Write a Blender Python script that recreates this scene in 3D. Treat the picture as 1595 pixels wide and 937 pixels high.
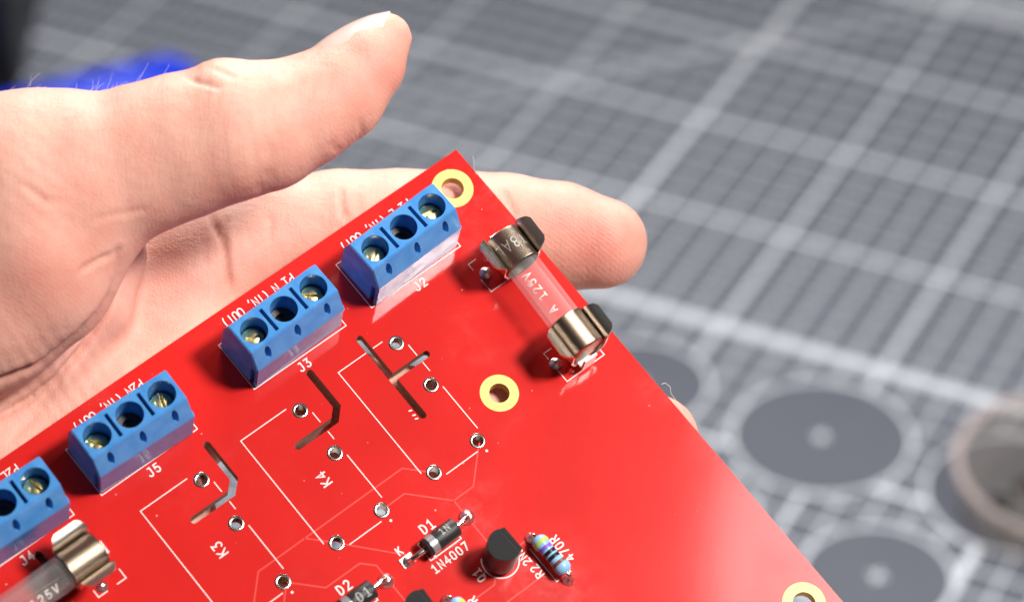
import bpy, bmesh, math, random
import numpy as np
from mathutils import Matrix, Vector

for o in list(bpy.data.objects):
    bpy.data.objects.remove(o)
SC = bpy.context.scene
COL = SC.collection
MM = 0.001
random.seed(7)
rng = np.random.default_rng(7)

# ------------------------------------------------------------------ frames
# camera frame (mm): x right, y down, z forward.  The board's and the mat's poses were solved from the
# 7.62/10.16 mm pin grids on the board and from the 50 mm grid of the mat.
PXW, PXH, FPX = 1595.0, 937.0, 4700.0
N_MAT = np.array([0.00917341, 0.80742393, 0.58990037])            # down, through the mat
UP = -N_MAT
ZC = np.array([0.0, 0.0, 1.0])
YW = ZC - UP * (UP @ ZC); YW /= np.linalg.norm(YW)
XW = np.cross(YW, UP)
RW = np.stack([XW, YW, UP])                                         # cam -> world rotation
CAM_H = float(N_MAT @ np.array([60.8253, -58.8898, 971.7475]))      # camera height over mat, mm
def c2w(p):                                                         # camera-frame mm -> world m
    return (np.asarray(p, float) @ RW.T + np.array([0, 0, CAM_H])) * MM
R_B = np.array([[0.768306, -0.62836761, 0.12190178],
                [-0.54313721, -0.74077867, -0.39528335],
                [0.33868549, 0.23748917, -0.91043453]])
T_B = np.array([-7.85142329, -21.3399615, 425.50657395])
def b2c(p):                                                         # board mm -> camera mm
    return np.asarray(p, float) @ R_B.T + T_B
def ray(px, py):
    return np.array([(px - PXW / 2) / FPX, (py - PXH / 2) / FPX, 1.0])
def at(px, py, z):
    return ray(px, py) * z
def on_board(px, py, h=0.0):                                        # camera point over the board plane
    n = R_B[:, 2]; d = ray(px, py)
    return d * ((n @ (T_B + n * h)) / (n @ d))
R_M = np.array([[0.895, -0.445, 0.00917341], [0.256, 0.532, 0.80742393], [-0.364, -0.721, 0.58990037]])
_u = R_M[:, 0] - N_MAT * (N_MAT @ R_M[:, 0]); _u /= np.linalg.norm(_u)
_v = np.cross(N_MAT, _u)
T_M = np.array([60.8253395, -58.8898313, 971.747519])
def on_mat(px, py, h=0.0):                                          # world m point at height h (mm) over the mat
    d = ray(px, py); s = (N_MAT @ T_M - h) / (N_MAT @ d)
    return c2w(d * s)
def mat_uv(px, py):
    d = ray(px, py); s = (N_MAT @ T_M) / (N_MAT @ d); q = d * s - T_M
    return float(q @ _u), float(q @ _v)

# ------------------------------------------------------------------ camera
cd = bpy.data.cameras.new('camera'); cam = bpy.data.objects.new('camera', cd); COL.objects.link(cam)
cd.sensor_width = 36.0; cd.lens = FPX / PXW * 36.0
cd.clip_start = 0.02; cd.clip_end = 20.0
m = Matrix.Identity(4)
for j, v in enumerate((np.array([1., 0, 0]), np.array([0, -1., 0]), np.array([0, 0, -1.]))):
    w = RW @ v
    for i in range(3): m[i][j] = w[i]
m[2][3] = CAM_H * MM
cam.matrix_world = m
cd.dof.use_dof = True; cd.dof.focus_distance = 0.411; cd.dof.aperture_fstop = cd.lens / 6.2
SC.camera = cam

# ------------------------------------------------------------------ world and lamps
wd = bpy.data.worlds.new('World'); SC.world = wd; wd.use_nodes = True
bg = wd.node_tree.nodes['Background']; bg.inputs[0].default_value = (0.86, 0.92, 1.0, 1); bg.inputs[1].default_value = 0.022
def area(name, pos_c, target_c, size, power, col, shape='DISK', size_y=None):
    l = bpy.data.lights.new(name, 'AREA'); l.shape = shape; l.size = size; l.energy = power; l.color = col
    if size_y: l.size_y = size_y
    o = bpy.data.objects.new(name, l); COL.objects.link(o)
    p = Vector(c2w(pos_c)); t = Vector(c2w(target_c)); o.location = p
    o.rotation_euler = (t - p).to_track_quat('-Z', 'Y').to_euler()
    return o
P_J2 = b2c((-16.6, -12.0, 3.3))
KEY_DIR = np.array([0.555, -0.385, -0.735]); KEY_DIR /= np.linalg.norm(KEY_DIR)
area('key_lamp', P_J2 + KEY_DIR * 620, P_J2, 0.12, 5.5, (1.0, 0.96, 0.90))
P_TH = at(330, 190, 400)
RIM_DIR = np.array([0.06, -0.95, 0.28]); RIM_DIR /= np.linalg.norm(RIM_DIR)
area('overhead_lamp', P_TH + RIM_DIR * 540, P_TH, 0.27, 4.8, (1.0, 0.97, 0.93))
P_BR = b2c((-6.0, -80.0, 0.0))
SOFT_DIR = np.array([0.435, -0.625, -0.645]); SOFT_DIR /= np.linalg.norm(SOFT_DIR)
area('diffuser_lamp', P_BR + SOFT_DIR * 700, P_BR, 0.24, 1.3, (1.0, 0.96, 0.94))
SC.view_settings.view_transform = 'Standard'; SC.view_settings.look = 'None'
SC.view_settings.exposure = 0.0; SC.view_settings.gamma = 1.0
SC.cycles.use_denoising = True
SC.cycles.max_bounces = 12; SC.cycles.transparent_max_bounces = 12; SC.cycles.transmission_bounces = 10
SC.cycles.sample_clamp_indirect = 6.0
SC.render.film_transparent = False

# ------------------------------------------------------------------ helpers: objects
def tag(o, label=None, cat=None, group=None, kind=None):
    if label: o['label'] = label
    if cat: o['category'] = cat
    if group: o['group'] = group
    if kind: o['kind'] = kind
    return o
def empty(name, mat=None):
    o = bpy.data.objects.new(name, None); COL.objects.link(o); o.empty_display_size = 0.01
    if mat is not None: o.matrix_world = mat
    return o
def mesh(name, verts, faces, mats, parent=None, smooth=False, scale=MM, mi=None, sharp=None):
    me = bpy.data.meshes.new(name)
    me.from_pydata([tuple(float(c) * scale for c in v) for v in verts], [], [tuple(int(i) for i in f) for f in faces])
    for mt in (mats if isinstance(mats, (list, tuple)) else [mats]): me.materials.append(mt)
    if mi is not None: me.polygons.foreach_set('material_index', mi)
    if smooth: me.polygons.foreach_set('use_smooth', [True] * len(me.polygons))
    me.update()
    if sharp is not None: me.set_sharp_from_angle(angle=math.radians(sharp))
    o = bpy.data.objects.new(name, me); COL.objects.link(o)
    if parent is not None: o.parent = parent
    return o
def dup(o, parent, loc=None, rot=None):
    c = o.copy(); COL.objects.link(c); c.parent = parent
    if loc is not None: c.location = [x * MM for x in loc]
    if rot is not None: c.rotation_euler = rot
    return c
def box(x0, x1, y0, y1, z0, z1):
    v = [(x, y, z) for z in (z0, z1) for y in (y0, y1) for x in (x0, x1)]
    return v, [(0, 2, 3, 1), (4, 5, 7, 6), (0, 1, 5, 4), (2, 6, 7, 3), (0, 4, 6, 2), (1, 3, 7, 5)]
def join(parts):
    V, F = [], []
    for v, f in parts:
        n = len(V); V += list(v); F += [tuple(i + n for i in q) for q in f]
    return V, F
def lathe(prof, seg=32, axis='z', closed=False):
    """prof: list of (r, h); a point with r=0 closes the end."""
    V, F, rows = [], [], []
    for r, h in prof:
        if r <= 1e-9:
            rows.append([len(V)]); V.append((0, 0, h))
        else:
            rows.append(list(range(len(V), len(V) + seg)))
            V += [(r * math.cos(2 * math.pi * k / seg), r * math.sin(2 * math.pi * k / seg), h) for k in range(seg)]
    pairs = list(zip(rows[:-1], rows[1:]))
    if closed: pairs.append((rows[-1], rows[0]))
    for A, B in pairs:
        for k in range(seg):
            a0, a1 = A[k % len(A)], A[(k + 1) % len(A)]; b0, b1 = B[k % len(B)], B[(k + 1) % len(B)]
            f = []
            for i in (a0, a1, b1, b0):
                if i not in f: f.append(i)
            if len(f) > 2: F.append(tuple(f))
    if axis == 'x': V = [(z, x, y) for x, y, z in V]
    if axis == 'y': V = [(y, z, x) for x, y, z in V]
    return V, F
def tube(path, rad, seg=10, cap=True):
    P = [np.array(p, float) for p in path]; n = len(P)
    rad = rad if hasattr(rad, '__len__') else [rad] * n
    V, F = [], []; prev = None
    for i in range(n):
        t = P[min(i + 1, n - 1)] - P[max(i - 1, 0)]; t /= np.linalg.norm(t)
        if prev is None:
            a = np.array([0, 0, 1.]) if abs(t[2]) < .9 else np.array([1., 0, 0])
            u = np.cross(t, a)
        else: u = prev - t * (prev @ t)
        u /= np.linalg.norm(u); prev = u; w = np.cross(t, u)
        for k in range(seg):
            an = 2 * math.pi * k / seg
            V.append(P[i] + rad[i] * (math.cos(an) * u + math.sin(an) * w))
    for i in range(n - 1):
        for k in range(seg):
            F.append((i * seg + k, i * seg + (k + 1) % seg, (i + 1) * seg + (k + 1) % seg, (i + 1) * seg + k))
    if cap:
        F.append(tuple(range(seg))[::-1]); F.append(tuple((n - 1) * seg + k for k in range(seg)))
    return V, F
def ribbon(pts, w, z=0.0, closed=False, caps=True):
    """flat mitred strip with round ends along 2-D points"""
    P = [np.array(p, float) for p in pts]
    Q = [P[0]]
    for p in P[1:]:
        if np.linalg.norm(p - Q[-1]) > 1e-6: Q.append(p)
    P = Q
    if closed and np.linalg.norm(P[0] - P[-1]) < 1e-6: P = P[:-1]
    n = len(P); h = w / 2; V, F = [], []
    for i in range(n):
        if closed: d0, d1 = P[i] - P[i - 1], P[(i + 1) % n] - P[i]
        else: d0 = P[i] - P[i - 1] if i > 0 else P[1] - P[0]; d1 = P[i + 1] - P[i] if i < n - 1 else d0
        d0 = d0 / np.linalg.norm(d0); d1 = d1 / np.linalg.norm(d1)
        n0 = np.array([-d0[1], d0[0]]); n1 = np.array([-d1[1], d1[0]]); mm = n0 + n1; L = np.linalg.norm(mm)
        mm = mm / L if L > 1e-6 else n0
        mm = mm * min(h / max(mm @ n0, 0.35), h * 2)
        V += [tuple(P[i] + mm) + (z,), tuple(P[i] - mm) + (z,)]
    for i in range(n if closed else n - 1):
        j = (i + 1) % n
        F.append((2 * i + 1, 2 * j + 1, 2 * j, 2 * i))
    if caps and not closed:
        for i, sgn in ((0, -1), (n - 1, 1)):
            d = (P[1] - P[0]) if i == 0 else (P[-1] - P[-2]); d = d / np.linalg.norm(d) * sgn
            nn = np.array([-d[1], d[0]]); b = len(V)
            V += [tuple(P[i] + h * (math.cos(t) * nn + math.sin(t) * d)) + (z,) for t in np.linspace(0, math.pi, 7)]
            F.append(tuple(range(b, b + 7))[::-1])
    return V, F
def disc2(cx, cy, r, z, seg=20):
    V = [(cx + r * math.cos(2 * math.pi * k / seg), cy + r * math.sin(2 * math.pi * k / seg), z) for k in range(seg)]
    return V, [tuple(range(seg))]

# ------------------------------------------------------------------ helpers: materials
def material(name, col=(0.5, 0.5, 0.5), rough=0.5, metal=0.0, spec=0.5, **kw):
    mt = bpy.data.materials.new(name); mt.use_nodes = True
    b = mt.node_tree.nodes['Principled BSDF']
    b.inputs['Base Color'].default_value = (*col, 1); b.inputs['Roughness'].default_value = rough
    b.inputs['Metallic'].default_value = metal; b.inputs['Specular IOR Level'].default_value = spec
    for k, v in kw.items(): b.inputs[k.replace('_', ' ')].default_value = v
    return mt
class G:
    """tiny node-graph writer"""
    def __init__(s, mt): s.t = mt.node_tree; s.b = s.t.nodes.get('Principled BSDF')
    def n(s, typ, **kw):
        x = s.t.nodes.new(typ)
        for k, v in kw.items(): setattr(x, k, v)
        return x
    def put(s, sock, v):
        if isinstance(v, bpy.types.NodeSocket): s.t.links.new(v, sock)
        elif v is not None: sock.default_value = v
    def math(s, op, a, b=None, c=None, clamp=False):
        x = s.n('ShaderNodeMath', operation=op); x.use_clamp = clamp
        s.put(x.inputs[0], a)
        if b is not None: s.put(x.inputs[1], b)
        if c is not None: s.put(x.inputs[2], c)
        return x.outputs[0]
    def noise(s, scale, detail=3, rough=.55, vec=None, out=0):
        x = s.n('ShaderNodeTexNoise'); x.inputs['Scale'].default_value = scale; x.inputs['Detail'].default_value = detail
        x.inputs['Roughness'].default_value = rough
        if vec is not None: s.t.links.new(vec, x.inputs['Vector'])
        return x.outputs[out]
    def voro(s, scale, feature='F1', vec=None, out='Distance', rnd=1.0):
        x = s.n('ShaderNodeTexVoronoi', feature=feature); x.inputs['Scale'].default_value = scale
        x.inputs['Randomness'].default_value = rnd
        if vec is not None: s.t.links.new(vec, x.inputs['Vector'])
        return x.outputs[out]
    def coord(s): return s.n('ShaderNodeTexCoord').outputs['Object']
    def mapr(s, v, a, b, c, d):
        x = s.n('ShaderNodeMapRange'); s.put(x.inputs[0], v)
        for i, q in enumerate((a, b, c, d)): s.put(x.inputs[i + 1], q)
        return x.outputs[0]
    def mix(s, f, a, b, mode='MIX'):
        x = s.n('ShaderNodeMix', data_type='RGBA', blend_type=mode)
        s.put(x.inputs[0], f)
        for sock, v in ((x.inputs[6], a), (x.inputs[7], b)):
            s.put(sock, (*v, 1) if isinstance(v, tuple) and len(v) == 3 else v)
        return x.outputs[2]
    def bump(s, h, strength, dist, normal=None):
        x = s.n('ShaderNodeBump'); x.inputs['Strength'].default_value = strength; x.inputs['Distance'].default_value = dist
        s.put(x.inputs['Height'], h)
        if normal is not None: s.put(x.inputs['Normal'], normal)
        return x.outputs[0]
    def attr(s, name, out='Fac'):
        x = s.n('ShaderNodeAttribute'); x.attribute_name = name; return x.outputs[out]

# red solder mask: glossy, orange-peel, fingerprints and dust
M_RED = material('red_solder_mask', (0.66, 0.018, 0.016), 0.42, spec=0.10, Coat_Weight=0.9, Coat_Roughness=0.07, Coat_IOR=1.5)
g = G(M_RED); co = g.coord()
smear = g.noise(90, 4, .6, co)
fine = g.noise(900, 3, .6, co)
finger = g.noise(38, 2, .5, co)
smudge = g.math('MULTIPLY', g.mapr(finger, .45, .65, 0, 1), g.mapr(g.noise(420, 4, .7, co), .35, .65, .2, 1))
g.put(g.b.inputs['Coat Roughness'], g.mapr(smudge, 0, 1, .09, .34))
g.put(g.b.inputs['Roughness'], g.mapr(smear, .35, .7, .36, .46))
dust = g.voro(700, vec=co); dsel = g.voro(700, vec=co, out='Color')
sep = g.n('ShaderNodeSeparateColor'); g.put(sep.inputs[0], dsel)
dm = g.math('MULTIPLY', g.math('LESS_THAN', dust, g.math('MULTIPLY', sep.outputs[1], .11)), g.math('GREATER_THAN', sep.outputs[0], .72))
dm = g.math('MULTIPLY', dm, g.mapr(finger, .42, .6, 0.05, .8))
colr = g.mix(g.mapr(smear, .3, .75, 0, 1), (0.64, 0.016, 0.013), (0.57, 0.011, 0.009))
g.put(g.b.inputs['Base Color'], g.mix(dm, colr, (0.85, 0.55, 0.52)))
g.put(g.b.inputs['Normal'], g.bump(fine, .05, .00012))
g.put(g.b.inputs['Coat Normal'], g.bump(fine, .03, .00006))
M_TRACE = material('mask_over_trace', (0.74, 0.060, 0.052), 0.4, spec=0.3, Coat_Weight=0.9, Coat_Roughness=0.12)  # mask over copper, its red lightened to carry the traces' edge highlights
M_FR4 = material('board_edge', (0.62, 0.33, 0.24), 0.55)
g = G(M_FR4); g.put(g.b.inputs['Base Color'], g.mix(g.noise(1500, 2), (0.24, 0.09, 0.06), (0.50, 0.28, 0.21)))
M_SILK = material('white_silkscreen', (0.86, 0.82, 0.80), 0.45)
g = G(M_SILK); g.put(g.b.inputs['Base Color'], g.mix(g.mapr(g.noise(2600, 3), .35, .7, 0, 1), (0.80, 0.68, 0.66), (0.90, 0.87, 0.85)))
M_YEL = material('bare_fibreglass_ring', (0.86, 0.66, 0.20), 0.4)
M_YELW = material('bare_hole_wall', (0.62, 0.36, 0.07), 0.5)
M_TIN = material('tinned_metal', (0.66, 0.61, 0.55), 0.24, metal=1.0)
g = G(M_TIN); nn = g.noise(1400, 3); g.put(g.b.inputs['Roughness'], g.mapr(nn, .3, .7, .12, .26)); g.put(g.b.inputs['Normal'], g.bump(nn, .08, .0001))
M_SOLDER = material('solder', (0.82, 0.80, 0.77), 0.2, metal=1.0)
g = G(M_SOLDER); nn = g.noise(1100, 2); g.put(g.b.inputs['Normal'], g.bump(nn, .18, .0002)); g.put(g.b.inputs['Roughness'], g.mapr(nn, .3, .7, .2, .36))
M_NICK = material('nickel_plate', (0.74, 0.68, 0.60), 0.2, metal=1.0)
g = G(M_NICK); nn = g.noise(900, 4, .65); g.put(g.b.inputs['Roughness'], g.mapr(nn, .3, .75, .12, .42))
g.put(g.b.inputs['Base Color'], g.mix(g.mapr(nn, .4, .7, 0, 1), (0.90, 0.87, 0.82), (0.62, 0.55, 0.48)))
g.put(g.b.inputs['Normal'], g.bump(g.math('ADD', g.noise(2200, 2), g.math('MULTIPLY', g.noise(520, 2), 2.2)), .16, .00016))
M_CAP = material('fuse_cap_nickel', (0.70, 0.60, 0.50), 0.3, metal=1.0)
g = G(M_CAP); nn = g.noise(1500, 5, .7); g.put(g.b.inputs['Roughness'], g.mapr(nn, .3, .7, .2, .45))
g.put(g.b.inputs['Base Color'], g.mix(g.mapr(nn, .35, .7, 0, 1), (0.40, 0.32, 0.25), (0.20, 0.14, 0.10)))
g.put(g.b.inputs['Normal'], g.bump(nn, .25, .0001))
def thin_clear(name, tint, gl, base):
    mt = bpy.data.materials.new(name); mt.use_nodes = True; mt.node_tree.nodes.clear(); g = G(mt)
    o_ = g.n('ShaderNodeOutputMaterial'); t_ = g.n('ShaderNodeBsdfTransparent'); p_ = g.n('ShaderNodeBsdfPrincipled'); m_ = g.n('ShaderNodeMixShader'); f_ = g.n('ShaderNodeLayerWeight')
    t_.inputs[0].default_value = (*tint, 1); p_.inputs['Base Color'].default_value = (*base, 1); p_.inputs['Roughness'].default_value = .2
    g.put(m_.inputs[0], g.math('ADD', g.math('MULTIPLY', f_.outputs['Facing'], gl), gl * .35)); g.put(m_.inputs[1], t_.outputs[0]); g.put(m_.inputs[2], p_.outputs[0]); g.put(o_.inputs[0], m_.outputs[0])
    return mt
M_GLASS = thin_clear('clear_glass', (0.975, 0.97, 0.97), .15, (0.86, 0.84, 0.84))  # pale diffuse base paints in the glass's haze and whitish edge reflections
M_PRINT = material('white_ink', (0.88, 0.85, 0.82), 0.5)
M_GREY = material('grey_ink', (0.45, 0.44, 0.42), 0.5)
M_BLUE = material('blue_nylon', (0.030, 0.135, 0.60), 0.3, spec=0.5)
g = G(M_BLUE); co = g.coord(); nn = g.noise(500, 4, .6, co)
g.put(g.b.inputs['Base Color'], g.mix(g.mapr(nn, .35, .7, 0, 1), (0.060, 0.245, 0.60), (0.095, 0.31, 0.66)))
g.put(g.b.inputs['Roughness'], g.mapr(nn, .3, .7, .13, .24)); g.put(g.b.inputs['Normal'], g.bump(g.noise(3000, 2, .5, co), .03, .0001))
M_SCREW = material('yellow_zinc', (0.74, 0.60, 0.30), 0.30, metal=1.0)
g = G(M_SCREW); co = g.coord(); nn = g.noise(900, 3, .6, co)
rr = g.n('ShaderNodeValToRGB'); g.put(rr.inputs[0], nn)
cr = rr.color_ramp; cr.elements[0].position = .3; cr.elements[0].color = (0.88, 0.74, 0.44, 1); cr.elements[1].position = .7; cr.elements[1].color = (0.84, 0.54, 0.38, 1)
e_ = cr.elements.new(.48); e_.color = (0.95, 0.84, 0.42, 1); e_ = cr.elements.new(.58); e_.color = (0.92, 0.84, 0.40, 1)
g.put(g.b.inputs['Base Color'], rr.outputs[0]); g.put(g.b.inputs['Normal'], g.bump(nn, .3, .0002))
M_BLACK = material('black_epoxy', (0.020, 0.020, 0.021), 0.35)
g = G(M_BLACK); nn = g.noise(2500, 4, .7); g.put(g.b.inputs['Normal'], g.bump(nn, .25, .0001)); g.put(g.b.inputs['Roughness'], g.mapr(g.noise(600, 3), .3, .7, .28, .5))
M_BLACKM = material('black_epoxy_matt_top', (0.045, 0.045, 0.047), 0.75, spec=0.2)
g = G(M_BLACKM); nn = g.noise(1700, 5, .7); g.put(g.b.inputs['Base Color'], g.mix(g.mapr(nn, .4, .75, 0, 1), (0.010, 0.010, 0.011), (0.045, 0.045, 0.047))); g.put(g.b.inputs['Normal'], g.bump(nn, .4, .0001))
M_SILVER = material('silver_band', (0.46, 0.46, 0.46), 0.35, metal=0.6)
M_RES = material('resistor_blue', (0.26, 0.52, 0.80), 0.3)
BAND = [material('band_yellow_green', (0.45, 0.60, 0.08), .35), material('band_violet', (0.22, 0.10, 0.60), .35),
        material('band_black', (0.012, 0.012, 0.014), .3), material('band_black_inner', (0.012, 0.012, 0.014), .3), material('band_brown', (0.20, 0.05, 0.03), .35)]
M_LEAD = material('tinned_lead', (0.83, 0.78, 0.70), 0.22, metal=1.0)

# ------------------------------------------------------------------ stroke lettering
def arc(cx, cy, rx, ry, a0, a1, n=9):
    return [(cx + rx * math.cos(math.radians(a)), cy + ry * math.sin(math.radians(a))) for a in np.linspace(a0, a1, n)]
GL = {
 '0': [arc(.3, .7, .25, .3, 0, 180) + arc(.3, .3, .25, .3, 180, 360) + [(.55, .7)]],
 'O': [arc(.3, .65, .28, .35, 0, 180) + arc(.3, .35, .28, .35, 180, 360) + [(.58, .65)]],
 '1': [[(.08, .8), (.32, 1), (.32, 0)], [(.08, 0), (.56, 0)]],
 '2': [arc(.3, .72, .25, .28, 160, -20) + [(.05, 0), (.57, 0)]],
 '3': [[(.07, 1), (.53, 1), (.27, .6)] + arc(.28, .3, .27, .3, 85, -150)],
 '4': [[(.42, 0), (.42, 1), (.03, .3), (.6, .3)]],
 '5': [[(.52, 1), (.12, 1), (.08, .56)] + arc(.28, .32, .27, .32, 115, -150)],
 '7': [[(.05, 1), (.57, 1), (.22, 0)]],
 '8': [arc(.3, .76, .2, .24, -90, 270, 15), arc(.3, .26, .26, .26, 90, 450, 15)],
 '9': [arc(.3, .72, .24, .28, 0, 360, 15), [(.54, .72), (.5, .35), (.3, 0), (.16, 0)]],
 'J': [[(.25, 1), (.48, 1), (.48, .28)] + arc(.24, .28, .24, .28, 0, -160)],
 'K': [[(.06, 0), (.06, 1)], [(.56, 1), (.08, .42)], [(.22, .6), (.58, 0)]],
 'D': [[(.06, 0), (.06, 1)] + arc(.2, .5, .36, .5, 90, -90, 11) + [(.06, 0)]],
 'N': [[(.06, 0), (.06, 1), (.56, 0), (.56, 1)]],
 'R': [[(.06, 0), (.06, 1)] + arc(.3, .76, .26, .24, 90, -90) + [(.06, .52)], [(.3, .52), (.58, 0)]],
 'P': [[(.06, 0), (.06, 1)] + arc(.3, .74, .26, .26, 90, -90) + [(.06, .48)]],
 'Q': [arc(.3, .65, .26, .35, 0, 180) + arc(.3, .35, .26, .35, 180, 360) + [(.56, .65)], [(.34, .2), (.6, -.08)]],
 'I': [[(.3, 0), (.3, 1)]], 'L': [[(.1, 1), (.1, 0), (.54, 0)]],
 'T': [[(.02, 1), (.58, 1)], [(.3, 1), (.3, 0)]], 'U': [[(.06, 1), (.06, .28)] + arc(.3, .28, .24, .28, 180, 360) + [(.54, 1)]],
 'V': [[(.03, 1), (.3, 0), (.57, 1)]], 'A': [[(.02, 0), (.3, 1), (.58, 0)], [(.12, .3), (.48, .3)]],
 'F': [[(.08, 0), (.08, 1), (.55, 1)], [(.08, .52), (.42, .52)]],
 '(': [arc(.55, .5, .35, .75, 130, 230)], ')': [arc(.05, .5, .35, .75, 50, -50)], ',': [[(.3, .06), (.2, -.2)]],
 ' ': [], '.': [[(.28, 0), (.32, 0.02)]],
}
def text2d(s, h, stroke, adv=.86):
    """centred text; returns list of polylines in mm"""
    W = len(s) * adv * h; out = []
    for i, ch in enumerate(s):
        for pl in GL[ch]:
            out.append([(i * adv * h - W / 2 + (x + .13) * h, (y - .5) * h) for x, y in pl])
    return out
def text_mesh(s, h, stroke, z0=0.0, adv=.86):
    return join([ribbon(pl, stroke, z0 + 0.004 * k) for k, pl in enumerate(text2d(s, h, stroke, adv))])
def cyl_text(s, h, stroke, r, adv=.86):
    """text wrapped on a cylinder of radius r whose axis is x; centred on +z"""
    V, F = [], []
    for k, pl in enumerate(text2d(s, h, stroke, adv)):
        dense = []
        for p, q in zip(pl[:-1], pl[1:]):
            n = max(1, int(np.hypot(q[0] - p[0], q[1] - p[1]) / .12))
            dense += [(p[0] + (q[0] - p[0]) * i / n, p[1] + (q[1] - p[1]) * i / n) for i in range(n)]
        dense.append(pl[-1])
        v, f = ribbon(dense, stroke)
        rr = r + .012 + .004 * k; n = len(V)
        V += [(x, rr * math.sin(y / r), rr * math.cos(y / r)) for x, y, _ in v]; F += [tuple(i + n for i in q) for q in f]
    return V, F

# ================================================================== THE MAT AND THE DESK
mw = Matrix.Identity(4)
for j, v in enumerate((_u, -_v, -N_MAT)):
    w = RW @ v
    for i in range(3): mw[i][j] = w[i]
p0 = c2w(T_M)
for i in range(3): mw[i][3] = p0[i]
# local mat coordinates: x = u, y = -v, z up
M_MAT = material('grey_cutting_mat', (0.13, 0.14, 0.17), 0.5, spec=0.3)
g = G(M_MAT); co = g.coord(); sx = g.n('ShaderNodeSeparateXYZ'); g.put(sx.inputs[0], co)
U = g.math('MULTIPLY', sx.outputs[0], 1000.0); Vv = g.math('MULTIPLY', sx.outputs[1], -1000.0)
def periodic(x, step, off, w):
    t = g.math('FRACT', g.math('ADD', g.math('DIVIDE', g.math('SUBTRACT', x, off), step), 0.5))
    return g.math('LESS_THAN', g.math('ABSOLUTE', g.math('SUBTRACT', t, .5)), w / 2 / step)
def single(x, pos, w): return g.math('LESS_THAN', g.math('ABSOLUTE', g.math('SUBTRACT', x, pos)), w / 2)
def mx(*a):
    r = a[0]
    for b in a[1:]: r = g.math('MAXIMUM', r, b)
    return r
MINOR, MAJOR, HEAVY = .64, 1.5, 2.5
lines = mx(periodic(U, 10, 0, MINOR), periodic(Vv, 10, 0, MINOR * 1.15), periodic(U, 50, 0, MAJOR), periodic(Vv, 50, 0, MAJOR * 1.5),
           single(U, 0, HEAVY), single(U, 150, HEAVY), single(Vv, 100, HEAVY * 1.7), single(Vv, -103, 1.6), single(Vv, -106, 1.2), single(Vv, -110, 1.2), single(Vv, -114, 1.2), single(Vv, -118, 1.2))  # dense lines added at the far end blur paler, standing in for glare
for (ax, ay), (bx, by) in ((mat_uv(640, 186), mat_uv(1118, 78)), (mat_uv(1118, 78), mat_uv(1450, 30))):
    L = math.hypot(bx - ax, by - ay); nx, ny = -(by - ay) / L, (bx - ax) / L
    d = g.math('ADD', g.math('MULTIPLY', U, nx), g.math('MULTIPLY', Vv, ny))
    lines = mx(lines, single(d, ax * nx + ay * ny, .9))
CIRC = [(95.5, 135.5, 25.0), (40.0, 135.5, 20.0), (152.5, 135.5, 25.0), (130.4, 183.5, 20.0), (75, 183.5, 20.0)]
ringm = None; inside = None; cross = None
for cx, cy, r in CIRC:
    du = g.math('SUBTRACT', U, cx); dv = g.math('SUBTRACT', Vv, cy)
    d = g.math('SQRT', g.math('ADD', g.math('MULTIPLY', du, du), g.math('MULTIPLY', dv, dv)))
    rg = single(d, r, 1.0); ins = g.math('LESS_THAN', d, r)
    cr_ = g.math('MULTIPLY', g.math('LESS_THAN', d, 2.4), mx(single(du, 0, 1.1), single(dv, 0, 1.1)))
    ringm = rg if ringm is None else mx(ringm, rg); inside = ins if inside is None else mx(inside, ins); cross = cr_ if cross is None else mx(cross, cr_)
lines = g.math('MULTIPLY', lines, g.math('SUBTRACT', 1.0, inside))
lines = mx(lines, ringm, cross)
basec = g.mix(g.noise(60, 4, .6, co), (0.122, 0.133, 0.170), (0.142, 0.153, 0.192))
g.put(g.b.inputs['Base Color'], g.mix(lines, basec, (0.80, 0.85, 0.93)))
g.put(g.b.inputs['Normal'], g.bump(g.noise(1500, 2, .5, co), .1, .0002))
M_DESK = material('desk_top', (0.55, 0.52, 0.48), 0.5)
g = G(M_DESK); g.put(g.b.inputs['Base Color'], g.mix(g.noise(40, 4), (0.48, 0.45, 0.41), (0.60, 0.57, 0.53)))
v, f = box(-460, 460, -420, 180, -3.0, 0)
mo = mesh('cutting_mat', v, f, M_MAT)
bm = bmesh.new(); bm.from_mesh(mo.data)
bmesh.ops.bevel(bm, geom=[e for e in bm.edges if abs(e.verts[0].co.z - e.verts[1].co.z) > .001], offset=.012, segments=5, affect='EDGES')
bm.to_mesh(mo.data); bm.free()
mo.matrix_world = mw
tag(mo, 'grey cutting mat printed with white grid lines and circles under the hand', 'cutting mat')
v, f = box(-1200, 1200, -400, 1800, -30, -3.2)
dk = mesh('desk', v, f, M_DESK); tag(dk, kind='structure')

# ------------------------------------------------------------------ blurred things lying on the mat
M_GRIP = material('blue_grip', (0.015, 0.06, 0.85), 0.4)
M_BLKP = material('black_plastic', (0.012, 0.012, 0.013), 0.45)
gp = [on_mat(305, 128, 9), on_mat(270, 128, 10), on_mat(200, 146, 11), on_mat(120, 163, 11), on_mat(20, 185, 10), on_mat(-90, 215, 9)]
tl = empty('pliers', Matrix.Translation(Vector((gp[2][0], gp[2][1], 0))))
off = np.array([gp[2][0], gp[2][1], 0])
V, F = tube([(p - off) * 1000 for p in gp], [6, 9.3, 9.6, 9.2, 8.6, 8], 18)
mesh('grip', V, F, M_GRIP, tl, True)
g2 = [(p - off) * 1000 + np.array([18 - 4 * i, -34 + 6.5 * i, -1.5]) for i, p in enumerate(gp)]
V, F = tube(g2, [6, 9.3, 9.6, 9.2, 8.6, 8], 18); mesh('grip', V, F, M_GRIP, tl, True)
e0 = (gp[-1] - off) * 1000; e1 = g2[-1]; dirn = (gp[-1] - gp[-2]); dirn = dirn / np.linalg.norm(dirn)
piv = (e0 + e1) / 2 + dirn * 22
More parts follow.
